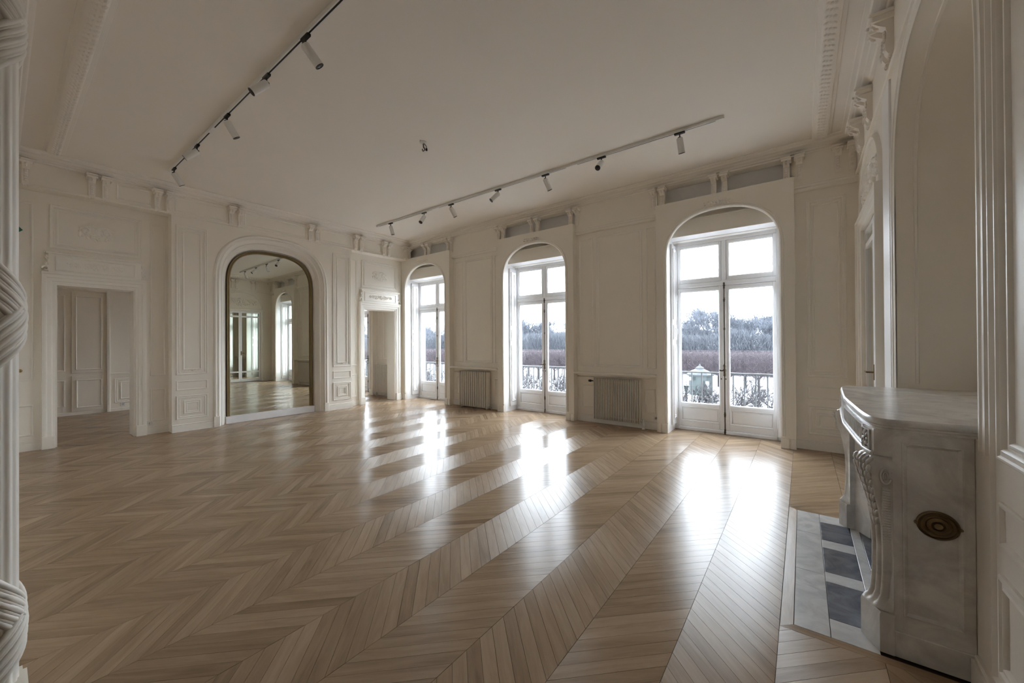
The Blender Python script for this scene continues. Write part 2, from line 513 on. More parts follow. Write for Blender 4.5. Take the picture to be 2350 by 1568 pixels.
# tall and low panels on the two piers
for (u0, u1) in ((1.752, 2.172), (4.36, 4.768)):
    panel(wall_left, mA, u0, u1, 0.93, 3.40, 0.20)
    panel(wall_left, mA, u0 + 0.085, u1 - 0.085, 1.01, 3.31, 0.20, THIN)
    panel(wall_left, mA, u0, u1, 0.675, 0.835, 0.20, THIN)
    panel(wall_left, mA, u0, u1, 0.20, 0.59, 0.20)
    panel(wall_left, mA, u0 + 0.095, u1 - 0.095, 0.285, 0.505, 0.20)
    relief(wall_left, mA, 0.5 * (u0 + u1), 1.005, 0.085, 0.028, 0.205, 5, 5, 'panel_foot_ornament')
# recess strips beside the doors
for (u0, u1) in ((1.475, 1.665), (4.835, 5.035)):
    panel(wall_left, mA, u0, u1, 0.93, 3.38, 0.0, THIN)
    panel(wall_left, mA, u0, u1, 0.20, 0.72, 0.0, THIN)
for (u0, u1, z0, z1) in ((0.06, 0.30, 0.95, 3.38), (0.06, 0.30, 0.20, 0.62), (6.165, 6.255, 0.95, 3.38)):
    panel(wall_left, mA, u0, u1, z0, z1, 0.0, THIN)
# frieze and picture ledge under the cornice
b = MB()
b.wbox(mA, -0.04, 6.42, 3.575, 3.90, -0.005, 0.20)
b.wbox(mA, -0.04, 6.42, 3.545, 3.575, -0.005, 0.222, 0.006)
b.build('frieze', M['wall'], wall_left, smooth=0)
for (u0, u1) in ((0.95 + 0.12, 1.60 - 0.14), (1.60 + 0.14, 2.58 - 0.14), (2.58 + 0.14, 3.95 - 0.14), (3.95 + 0.14, 4.95 - 0.14), (4.95 + 0.14, 5.68 - 0.14)):
    panel(wall_left, mA, u0, u1, 3.605, 3.845, 0.20, THIN, name='frieze_moulding')
skirting('baseboard_left', mA, [(0.0, 0.367, 0.0), (1.425, 1.70, 0.0), (1.70, 2.246, 0.20), (4.254, 4.80, 0.20), (4.80, 5.085, 0.0), (6.13, 6.28, 0.0)], label='painted baseboard along the mirror wall')

def doorway(n, d, u_in, label, relief_n, seed):
    """casing and carved overdoor of an open doorway in the left wall"""
    root = empty('door_%d' % n, mA(0.5 * (d[0] + d[1]), 0, 0), kind='structure', label=label)
    u0, u1, top = d
    b = MB(); b.sweep(mA, [(u0, 0.16), (u0, top), (u1, top), (u1, 0.16)], CASING, False)
    for s, e in ((u0 - 0.122, u0 + 0.001), (u1 - 0.001, u1 + 0.122)):
        b.wbox(mA, s, e, 0, 0.17, 0.0, 0.078, 0.005)
    b.build('casing', M['trim'], root)
    b = MB()
    for s, e in ((u0, u0 + 0.022), (u1 - 0.022, u1)): b.wbox(mA, s, e, 0, top, -0.30, 0.012)
    b.wbox(mA, u0, u1, top - 0.022, top, -0.30, 0.012)
    b.build('jamb_lining', M['trim'], root)
    b = MB(); b.sweep(lambda u, z, w: mA(u, z, w), [(u0, 0.0), (u0, top), (u1, top), (u1, 0.0)], [(0, -0.29), (0, -0.33), (0.06, -0.345), (0.11, -0.33), (0.11, -0.29)], False)
    b.build('casing', M['trim'], root)
    # overdoor: entablature block with cap, scroll brackets and carving
    z0, z1 = top + 0.118, top + 0.44
    b = MB()
    b.wbox(mA, u0 - 0.125, u1 + 0.125, z0, z0 + 0.03, 0.0, 0.085, 0.006)
    b.wbox(mA, u0 - 0.06, u1 + 0.06, z0 + 0.03, z1 - 0.03, 0.0, 0.055)
    b.wbox(mA, u0 - 0.085, u1 + 0.085, z1 - 0.035, z1 - 0.012, 0.0, 0.085, 0.005)
    b.wbox(mA, u0 - 0.095, u1 + 0.095, z1 - 0.012, z1, 0.0, 0.10, 0.004)
    b.build('overdoor', M['trim'], root)
    for s in (-1, 1):
        c = (u0 - 0.06) if s < 0 else (u1 + 0.06)
        b = MB(); pts = []
        for i in range(19):
            t = i / 18; a = t * 2 * math.pi * 1.1
            q = 0.045 * (1 - 0.75 * t)
            pts.append(mA(c + s * (0.022 + q * math.cos(a) * 0.8), z0 + 0.078 + q * math.sin(a), 0.045))
        b.tube(pts, [0.014 * (1 - 0.4 * i / 18) for i in range(19)], 6)
        for i in range(8):
            b.blob(mA, c + s * (0.012 + 0.012 * math.sin(i * 1.3)), z0 + 0.115 + i * 0.019, 0.035, 0.016, 0.022, 0.024, 0.3 * s * (-1) ** i)
        b.build('scroll_bracket', M['trim'], root, smooth=60)
    cu = 0.5 * (u0 + u1)
    relief(root, mA, cu, 0.5 * (z0 + z1), (u1 - u0) * 0.36, 0.072, 0.056, seed, relief_n, 'garland', dep=0.014 if n == 2 else 0.005)
    panel(root, mA, u0 + 0.0, u1 - 0.0, z0 + 0.055, z1 - 0.06, 0.055, THIN, name='overdoor_moulding')
    panel(root, mA, u0 - 0.045, u1 + 0.075, z1 + 0.05, 3.405, 0.0, BEAD, name='overdoor_panel')
    panel(root, mA, u0 + 0.015, u1 + 0.015, z1 + 0.11, 3.345, 0.0, THIN, name='overdoor_panel')
    relief(root, mA, cu, 0.5 * (z1 + 3.45), (u1 - u0) * 0.22, 0.17, 0.0, seed + 9, 22, 'overdoor_medallion', dep=0.012)
    return root
doorway(1, D1, 0, 'open doorway with carved overdoor leading to a dim side room', 40, 21)
doorway(2, D2, 0, 'open doorway with garland overdoor beside the far window', 46, 22)

# ------------------------------------------------------------------ back wall (three tall windows)
WX = [-7.405, -4.205, -0.960, -10.45]
b = MB()
lay = [(-12.3, 0), ]
for c in sorted(WX):
    lay += [(c - 0.745, 0), (c - 0.745, 3.46), (c + 0.745, 3.46), (c + 0.745, 0)]
lay += [(1.4, 0), (1.4, 3.872)]
for c in sorted(WX, reverse=True):
    lay += [(c + 0.86, 3.872), (c + 0.86, 3.565), (c - 0.86, 3.565), (c - 0.86, 3.872)]
lay += [(-12.3, 3.872)]
b.poly(mB, lay, [], -0.18, 0.0)
wall_back = b.build('wall_back', M['wall'], kind='structure', label='off-white window wall with three tall arched window bays', smooth=0)
b = MB()
lay = [(-12.3, -0.14)]
for c in sorted(WX):
    lay += [(c - 0.735, -0.14), (c - 0.735, 3.04), (c + 0.735, 3.04), (c + 0.735, -0.14)]
lay += [(1.4, -0.14), (1.4, CEIL), (-12.3, CEIL)]
b.poly(mB, lay, [], -0.53, -0.18)
b.build('outer_masonry', M['wall'], wall_back, smooth=0)
b = MB(); b.wbox(mB, -12.3, 1.4, 3.872, CEIL, -0.18, 0.0); b.build('wall_head', M['wall'], wall_back, smooth=0)
for c in WX:
    b = MB()
    b.poly(mB, [(c - 0.888, 0)] + arch(c, 0.725, 0.0, 2.75, 0.615, 2.3) + [(c + 0.888, 0), (c + 0.888, 3.585), (c - 0.888, 3.585)], [], 0.085, 0.14)
    for e0, e1, z0, z1 in ((-0.888, -0.745, 0, 3.585), (0.745, 0.888, 0, 3.585), (-0.745, 0.745, 3.46, 3.585)): b.wbox(mB, c + e0, c + e1, z0, z1, -0.002, 0.0855)
    b.build('window_surround', M['wall'], wall_back, smooth=30)
    b = MB()
    b.sweep(mB, arch(c, 0.725, 0.16, 2.75, 0.615, 2.3), [(-0.002, 0.10), (-0.002, 0.146), (0.012, 0.158), (0.026, 0.152), (0.034, 0.146), (0.042, 0.152), (0.050, 0.139), (0.052, 0.10)], False)
    b.build('arch_bead', M['trim'], wall_back)
    b = MB()
    for s in (-1, 1):
        for (e0, e1) in ((0.722, 0.815), (0.83, 0.892)):
            a0, a1 = sorted((c + s * e0, c + s * e1)); b.wbox(mB, a0, a1, 0, 0.135, 0.13, 0.154, 0.004)
    b.build('plinth_block', M['trim'], wall_back)
    relief(wall_back, mB, c, 3.445, 0.20, 0.052, 0.142, 31, 16, 'keystone_ornament', dep=0.045)
    b = MB(); b.wbox(mB, c - 0.745, c + 0.745, 3.075, 3.315, -0.045, -0.025); b.wbox(mB, c - 0.745, c + 0.745, 3.315, 3.33, -0.05, -0.018)
    b.build('valance_board', M['wall'], wall_back)
    b = MB()
    b.add([mB(c - 0.735, 3.075, -0.03), mB(c + 0.735, 3.075, -0.03), mB(c + 0.735, 3.03, -0.27), mB(c - 0.735, 3.03, -0.27),
           mB(c - 0.735, 3.10, -0.03), mB(c + 0.735, 3.10, -0.03), mB(c + 0.735, 3.055, -0.27), mB(c - 0.735, 3.055, -0.27)],
          [(0, 1, 2, 3), (7, 6, 5, 4), (0, 4, 5, 1), (1, 5, 6, 2), (2, 6, 7, 3), (3, 7, 4, 0)])
    b.build('soffit_board', M['win'], wall_back)
    b = MB(); b.wbox(mB, c - 0.86, c + 0.86, 3.50, 3.88, -0.18, -0.10); b.build('recessed_frieze', M['frieze'], wall_back)
    # reveals with folded inner shutters
    for s in (-1, 1):
        b = MB(); a0, a1 = sorted((c + s * 0.722, c + s * 0.747)); b.wbox(mB, a0, a1, 0, 3.46, -0.28, 0.10)
        b.build('reveal', M['win'], wall_back)
bays = [(-9.56, -8.30), (-6.515, -5.095), (-3.315, -1.850), (-0.070, 0.57)]
for (u0, u1) in bays:
    b = MB(); b.wbox(mB, u0, u1, 3.50, 3.90, -0.005, 0.045); b.build('frieze', M['wall'], wall_back, smooth=0)
    b = MB()
    b.sweep(lambda u, z, w: mB(u, z, w), [(u0, 3.40), (u1, 3.40)], [(0, 0.0), (0, 0.03), (0.012, 0.05), (0.03, 0.06), (0.036, 0.09), (0.058, 0.098), (0.064, 0.065), (0.085, 0.045), (0.10, 0.045), (0.10, 0.0)], False)
    b.build('picture_rail', M['trim'], wall_back)
for (u0, u1) in bays[:3]:
    c = 0.5 * (u0 + u1) + 0.06
    panel(wall_back, mB, c - 0.41, c + 0.41, 0.99, 3.31)
    panel(wall_back, mB, u0 + 0.05, c - 0.47, 0.99, 3.31, 0, THIN); panel(wall_back, mB, c + 0.47, u1 - 0.04, 0.99, 3.31, 0, THIN)
    panel(wall_back, mB, u0 + 0.09, c - 0.44, 0.25, 0.66, 0, THIN); panel(wall_back, mB, c + 0.44, u1 - 0.06, 0.25, 0.66, 0, THIN)
panel(wall_back, mB, 0.05, 0.45, 0.95, 3.28); panel(wall_back, mB, 0.11, 0.39, 1.02, 3.21, 0, THIN)
panel(wall_back, mB, 0.05, 0.45, 0.67, 0.84, 0, THIN); panel(wall_back, mB, 0.05, 0.45, 0.20, 0.58); panel(wall_back, mB, 0.13, 0.37, 0.28, 0.50, 0, BEAD)
skirting('baseboard_back', mB, [(a, c, 0.0) for a, c in bays], label='painted baseboard along the window wall')

# ------------------------------------------------------------------ right wall (fireplace wall)
FC = 3.24
NC = 3.215      # centre of the niche
b = MB()
b.poly(mC, [(-4.2, 0), (4.68, 0), (4.68, 2.70), (6.02, 2.70), (6.02, 0), (6.95, 0), (6.95, CEIL), (-4.2, CEIL)],
       [[(NC - 0.858, 1.014)] + arch(NC, 0.858, 1.0, 2.50, 0.89, 2.6)[1:-1] + [(NC + 0.858, 1.014)]], -0.06, 0.0)
wall_right = b.build('wall_right', M['wall'], kind='structure', label='panelled wall with a deep arched niche over the marble fireplace', smooth=0)
b = MB(); b.box(0.62, 1.4, -4.2, NC - 0.87, 0, CEIL); b.box(0.62, 1.4, NC + 0.87, 6.95, 0, CEIL); b.box(1.06, 1.4, NC - 0.89, NC + 0.89, 0, CEIL)
b.build('chimney_masonry', M['wall'], wall_right, smooth=0)
b = MB()
o = arch(NC, 0.855, 0.98, 2.50, 0.887, 2.6, 36)
b.sweep(mC, o, [(0.0, 0.004), (0.0, -0.5), (0.012, -0.5), (0.012, 0.004)], False)
b.build('niche_lining', M['wall'], wall_right, smooth=50)
b = MB(); b.box(0.62, 1.06, NC - 0.89, NC + 0.89, 3.40, CEIL); b.build('niche_head', M['wall'], wall_right, smooth=0)
b = MB()
b.sweep(mC, o, [(0, 0.0), (0, 0.006), (0.010, 0.012), (0.022, 0.012), (0.030, 0.006), (0.07, 0.006), (0.078, 0.014), (0.092, 0.015), (0.10, 0.0)], False)
b.build('niche_moulding', M['trim'], wall_right)
# moulding line running round inside the niche
b = MB(); rings = []
oi = arch(NC, 0.8565, 1.10, 2.50, 0.8885, 2.6, 36); oj = arch(NC, 0.845, 1.10, 2.50, 0.877, 2.6, 36)
b.loft([[mC(u, z, -0.095) for u, z in oi], [mC(u, z, -0.098) for u, z in oj], [mC(u, z, -0.112) for u, z in oj], [mC(u, z, -0.118) for u, z in oi]], closed=False)
b.build('niche_bead', M['trim'], wall_right)
# pier in front of the camera: nested mouldings and plinth
for (u0, u1, z0, z1, pf) in ((1.40, 2.245, 0.15, 3.45, THIN), (1.52, 2.165, 0.99, 3.38, BEAD), (1.60, 2.075, 1.05, 3.30, THIN), (1.52, 2.165, 0.68, 0.84, THIN), (1.52, 2.165, 0.22, 0.58, BEAD)):
    panel(wall_right, mC, u0, u1, z0, z1, 0.0, pf)
b = MB(); b.wbox(mC, 4.20, 4.50, 0.0, 3.47, 0.0, 0.016, 0.004); b.build('pilaster_strip', M['win'], wall_right)
b = MB(); b.wbox(mC, -0.04, 6.42, 3.50, 3.90, -0.06, 0.012); b.wbox(mC, -0.04, 6.42, 3.47, 3.50, -0.06, 0.032, 0.006)
b.build('frieze', M['wall'], wall_right, smooth=0)
skirting('baseboard_right', mC, [(0.0, 2.42, 0.0), (4.075, 4.57, 0.0), (6.13, 6.40, 0.0)], label='painted baseboard along the fireplace wall')
# carved tympanum above the mirrored door
relief(wall_right, mC, 5.35, 3.06, 0.55, 0.20, 0.0, 77, 60, 'tympanum_relief', dep=0.035)
b = MB(); b.sweep(mC, arch(5.35, 0.72, 2.80, 2.82, 0.58, 2.2), [(0, 0), (0, 0.02), (0.02, 0.032), (0.04, 0.02), (0.05, 0)], False); b.build('tympanum_moulding', M['trim'], wall_right)

# mirrored double door
d3 = empty('door_3', (0.57, 5.35, 0), kind='structure', label='white double door with mirrored panes beside the fireplace')
b = MB(); b.sweep(mC, [(4.68, 0), (4.68, 2.70), (6.02, 2.70), (6.02, 0)], [(0, 0.0), (0, 0.02), (0.03, 0.026), (0.04, 0.04), (0.075, 0.045), (0.082, 0.06), (0.105, 0.062), (0.11, 0.0)], False)
b.build('casing', M['trim'], d3)
for (u0, u1, hs) in ((4.688, 5.347, -1), (5.353, 6.012, 1)):
    lf = MB()
    lf.wbox(mC, u0, u0 + 0.05, 0.02, 2.69, -0.055, -0.015); lf.wbox(mC, u1 - 0.05, u1, 0.02, 2.69, -0.055, -0.015)
    for z0, z1 in ((0.02, 0.12), (0.36, 0.41), (2.47, 2.53), (2.64, 2.69)): lf.wbox(mC, u0 + 0.05, u1 - 0.05, z0, z1, -0.053, -0.017)
    leaf = lf.build('door_leaf', M['win'], d3)
    for z0, z1 in ((0.12, 0.36), (0.41, 2.47), (2.53, 2.64)):
        p = MB(); p.wbox(mC, u0 + 0.046, u1 - 0.046, z0 - 0.004, z1 + 0.004, -0.04, -0.034); p.build('mirror_pane', M['doormirror'], leaf)
    if hs > 0:
        h = MB(); uu = u0 + 0.025
        h.tube([mC(uu, 1.10, -0.02), mC(uu, 1.10, 0.045)], 0.009, 8); h.tube([mC(uu, 1.10, 0.04), mC(uu + 0.05, 1.105, 0.048), mC(uu + 0.10, 1.095, 0.04)], [0.009, 0.008, 0.006], 8)
        h.wbox(mC, uu - 0.018, uu + 0.018, 1.02, 1.18, -0.016, -0.010); h.build('handle', M['brass'], leaf)

# ------------------------------------------------------------------ front wall (camera stands in its wide opening)
b = MB()
b.poly(mD, [(-8.7, 0), (-2.36, 0), (-2.36, 3.25), (0.42, 3.25), (0.42, 0), (0.62, 0), (0.62, CEIL), (-8.7, CEIL)], [], -0.34, -0.012)
wall_front = b.build('wall_front', M['wall'], kind='structure', label='near wall with the wide opening the view is taken from', smooth=0)
b = MB(); b.wbox(mD, -8.4, 0.62, 3.56, 3.90, -0.05, -0.02); b.build('frieze', M['wall'], wall_front, smooth=0)
skirting('baseboard_front', mD, [(-8.4, -2.48, -0.012)], label='painted baseboard of the near wall')
# reeded architrave bound with ribbons
arc = empty('trim_1', (-2.30, -0.008, 0), kind='structure', label='white reeded architrave bound with ribbon wraps at the left edge')
def reed_ring(cx, cy, z, r, add=0.0):
    pts = []
    for i in range(72):
        a = 2 * math.pi * i / 72
        q = r + 0.0052 * abs(math.sin(a * 7)) + add
        pts.append((cx + q * math.cos(a), cy + q * math.sin(a), z))
    return pts
for (cx, nm) in ((-2.30, 'reeded_shaft'), (0.42, 'reeded_shaft')):
    b = MB(); b.loft([reed_ring(cx, -0.008, z, 0.0515) for z in (0.20, 1.2, 2.2, 3.2, 3.34)]); b.build(nm, M['trim'], arc, smooth=60)
    b = MB(); b.box(cx - 0.075, cx + 0.075, -0.085, 0.069, 0, 0.195); b.box(cx - 0.065, cx + 0.065, -0.075, 0.058, 0.195, 0.215); b.build('plinth', M['trim'], arc)
    for zc in (2.58, 1.53, 0.42):
        b = MB()
        for sg in (-1, 1):
            for off in (-0.072, -0.054, -0.036, -0.018, 0.0, 0.018, 0.036, 0.054, 0.072):
                pts = []
                for i in range(25):
                    t = i / 24 - 0.5; a = math.pi / 2 + sg * t * math.pi * 1.5
                    r = 0.0545 + 0.011 * math.cos(t * math.pi) - 0.05 * abs(off) + (0.003 if sg > 0 else 0)
                    pts.append((cx + r * math.cos(a), -0.008 + r * math.sin(a), zc + off * 0.95 + t * 0.36))
                b.tube(pts, 0.0088 + 0.0025 * (int(off * 1000) % 36 == 0), 8)
        b.build('ribbon', M['trim'], arc, smooth=70)

# ------------------------------------------------------------------ cornice running round the room, ceiling bands
corn = empty('trim_2', (-3.7, 3.2, 3.872), kind='structure', label='moulded plaster cornice with paired scroll brackets')
b = MB()
b.sweep(mP, [(-8.20, -0.02), (0.60, -0.02), (0.60, 6.41), (-8.07, 6.41)],
        [(-0.15, 4.0), (0.20, 4.0), (0.20, 3.989), (0.185, 3.980), (0.165, 3.972), (0.155, 3.955), (0.12, 3.948), (0.105, 3.930), (0.08, 3.920), (0.07, 3.903), (0.045, 3.897), (0.04, 3.880), (0.0, 3.875), (-0.15, 3.875)], True)
b.build('crown_moulding', M['ceil'], corn)
def bracket_mb(m_, u, w):
    b = MB()
    m = lambda a, z, q: m_(a, 3.545 + (z - 3.545) * 1.127, q)
    prof = [(0, 3.555), (0.030, 3.555), (0.045, 3.58), (0.048, 3.63), (0.036, 3.69), (0.044, 3.735), (0.085, 3.76), (0.115, 3.785), (0.118, 3.815), (0.10, 3.838), (0, 3.838)]
    for s in (-1, 1):
        a0, a1 = sorted((u + s * 0.034, u + s * 0.104))
        b.loft([[m(a0, z, w + q) for q, z in prof], [m(a1, z, w + q) for q, z in prof]])
        c0, c1 = sorted((u + s * 0.014, u + s * 0.125)); b.wbox(m, c0, c1, 3.785, 3.815, w, w + 0.125, 0.006)
        e0, e1 = sorted((u + s * 0.022, u + s * 0.135)); b.wbox(m, e0, e1, 3.815, 3.838, w, w + 0.14, 0.006)
        for g in (0.045, 0.069, 0.093): b.blob(m, u + s * g, 3.548, w + 0.018, 0.008, 0.014, 0.012, 0, 6, 3)
        pts = []
        for i in range(15):
            a = i / 14 * 3 * math.pi; q = 0.024 * (1 - i / 18)
            pts.append(m(u + s * 0.069, 3.772 + q * math.sin(a), w + 0.094 + q * math.cos(a)))
        b.tube(pts, 0.011, 5)
        for i in range(5): b.blob(m, u + s * 0.069, 3.60 + i * 0.028, w + 0.048, 0.022, 0.018, 0.012, 0, 6, 3)
    return b
for u in (0.16, 0.89, 1.60, 2.58, 3.95, 4.95, 5.68, 6.27): bracket_mb(mA, u, 0.20).build('bracket', M['ceil'], corn)
for u in (-7.385, -6.585, -5.065, -4.205, -3.345, -1.835, -0.960, -0.085, 0.445): bracket_mb(mB, u, 0.02).build('bracket', M['ceil'], corn)
for u in (0.5, 1.35, 2.40, 3.25, 4.08, 5.15, 5.80): bracket_mb(mC, u, 0.012).build('bracket', M['ceil'], corn)
for u in (-7.75, -6.9, -6.05, -5.2, -4.35, -3.5, -2.6, -1.7, -0.8, 0.1): bracket_mb(mD, u, -0.02).build('bracket', M['ceil'], corn)
# carved ceiling bands along the near and right sides
def band(n, p0, p1, nrm, label):
    root = empty('trim_%d' % n, (p0[0], p0[1], CEIL), kind='structure', label=label)
    b = MB()
    prof = [(-0.10, 4.0), (-0.10, 3.988), (-0.072, 3.982), (-0.066, 3.962), (-0.045, 3.95), (0.03, 3.95), (0.045, 3.962), (0.052, 3.98), (0.085, 3.986), (0.09, 4.0)]
    b.sweep(mP, [p0, p1], prof, False); b.build('moulding', M['ceil'], root)
    b = MB(); r = random.Random(n)
    L = math.hypot(p1[0] - p0[0], p1[1] - p0[1]); k = int(L / 0.075)
    for i in range(k):
        t = (i + 0.5) / k; x = p0[0] + (p1[0] - p0[0]) * t; y = p0[1] + (p1[1] - p0[1]) * t
        for s in (-1, 0, 1):
            mm = lambda u, z, w, x=x, y=y: (x + (u if abs(p1[0] - p0[0]) > 1 else z), y + (z if abs(p1[0] - p0[0]) > 1 else u), 3.951 - w)
            b.blob(mm, 0.012 * s, 0.026 * s, 0.0, 0.026, 0.015, 0.013, 0.5 * s + r.uniform(-0.3, 0.3), 6, 3)
    b.build('leaf_carving', M['ceil'], root, kind='stuff', smooth=60)
band(3, (-7.9, 0.46), (0.41, 0.46), 1, 'leaf-carved ceiling band running along the near wall')
band(4, (0.20, 0.55), (0.20, 6.20), 1, 'leaf-carved ceiling band running along the fireplace wall')

# ------------------------------------------------------------------ side room behind the left wall, room behind the camera
b = MB(); b.wbox(mS, -4.2, 6.95, 0, CEIL, -0.2, 0.0)
wall_side = b.build('wall_side_room', M['wall'], kind='structure', label='panelled cupboard wall of the dim side room', smooth=0)
b = MB(); b.wbox(mS, 0.915, 1.36, 0.855, 2.52, 0.0, 0.022, 0.004); b.wbox(mS, 0.915, 1.36, 0.07, 0.80, 0.0, 0.022, 0.004); b.build('cupboard_door', M['wall'], wall_side)
b = MB(); b.wbox(mS, 1.415, 1.462, 0, 3.0, 0.0, 0.05, 0.006); b.build('post', M['trim'], wall_side)
b = MB(); b.wbox(mS, -0.3, 1.415, 2.56, 2.64, 0.0, 0.05, 0.006); b.wbox(mS, -0.3, 1.415, 2.64, 2.68, 0.0, 0.08, 0.006); b.build('cupboard_cornice', M['trim'], wall_side)
b = MB(); b.wbox(mS, 1.462, 4.2, 0.80, 0.83, 0.0, 0.03, 0.005); b.build('chair_rail', M['trim'], wall_side)
for (u0, u1, z0, z1, w, pf) in ((0.975, 1.345, 0.14, 0.72, 0.022, THIN), (0.965, 1.345, 0.92, 2.45, 0.022, THIN), (0.45, 0.83, 0.18, 0.72, 0, THIN), (0.45, 0.83, 0.90, 2.45, 0, THIN), (1.53, 2.35, 0.17, 0.71, 0, BEAD), (1.62, 2.26, 0.25, 0.63, 0, THIN)):
    panel(wall_side, mS, u0, u1, z0, z1, w, pf)
for z in (0.5, 1.0, 1.7): 
    b = MB(); b.tube([mS(1.365, z, 0.02), mS(1.365, z + 0.05, 0.02)], 0.007, 6); b.build('hinge', M['trim'], wall_side)
b = MB(); b.wbox(mS, -0.5, 4.2, 0, 0.06, 0, 0.02); b.build('skirting', M['trim'], wall_side)
b = MB(); b.poly(lambda u, z, w: (u, 3.25 - w, z), [(-12.0, 0), (-11.8, 0), (-11.8, 2.9), (-9.0, 2.9), (-9.0, 0), (-8.6, 0), (-8.6, CEIL), (-12.0, CEIL)], [], 0.0, 0.14); b.build('wall_added_bounce_partition', M['wall'], kind='structure', label='unseen partition added to keep window light in the smaller side room', smooth=0)  # invented wall, shrinks the room by the far doorway so it looks brighter
b = MB(); b.box(-12.0, -8.6, -0.75, -0.6, 0, CEIL); b.build('wall_added_bounce_end', M['wall'], kind='structure', label='unseen end wall added to raise bounced light in the dim side room', smooth=0)  # added out of view to shorten the side room and increase bounced light
b = MB(); b.box(-12.3, 1.4, -4.35, -4.2, 0, CEIL)
b.build('wall_rear', M['rear'], kind='structure', label='far wall of the room behind the viewpoint', smooth=0)
b = MB(); b.box(1.3, 1.4, -4.2, -0.3, 0, CEIL); b.build('wall_rear_right', M['rear'], kind='structure', label='right wall of the room behind the viewpoint', smooth=0)
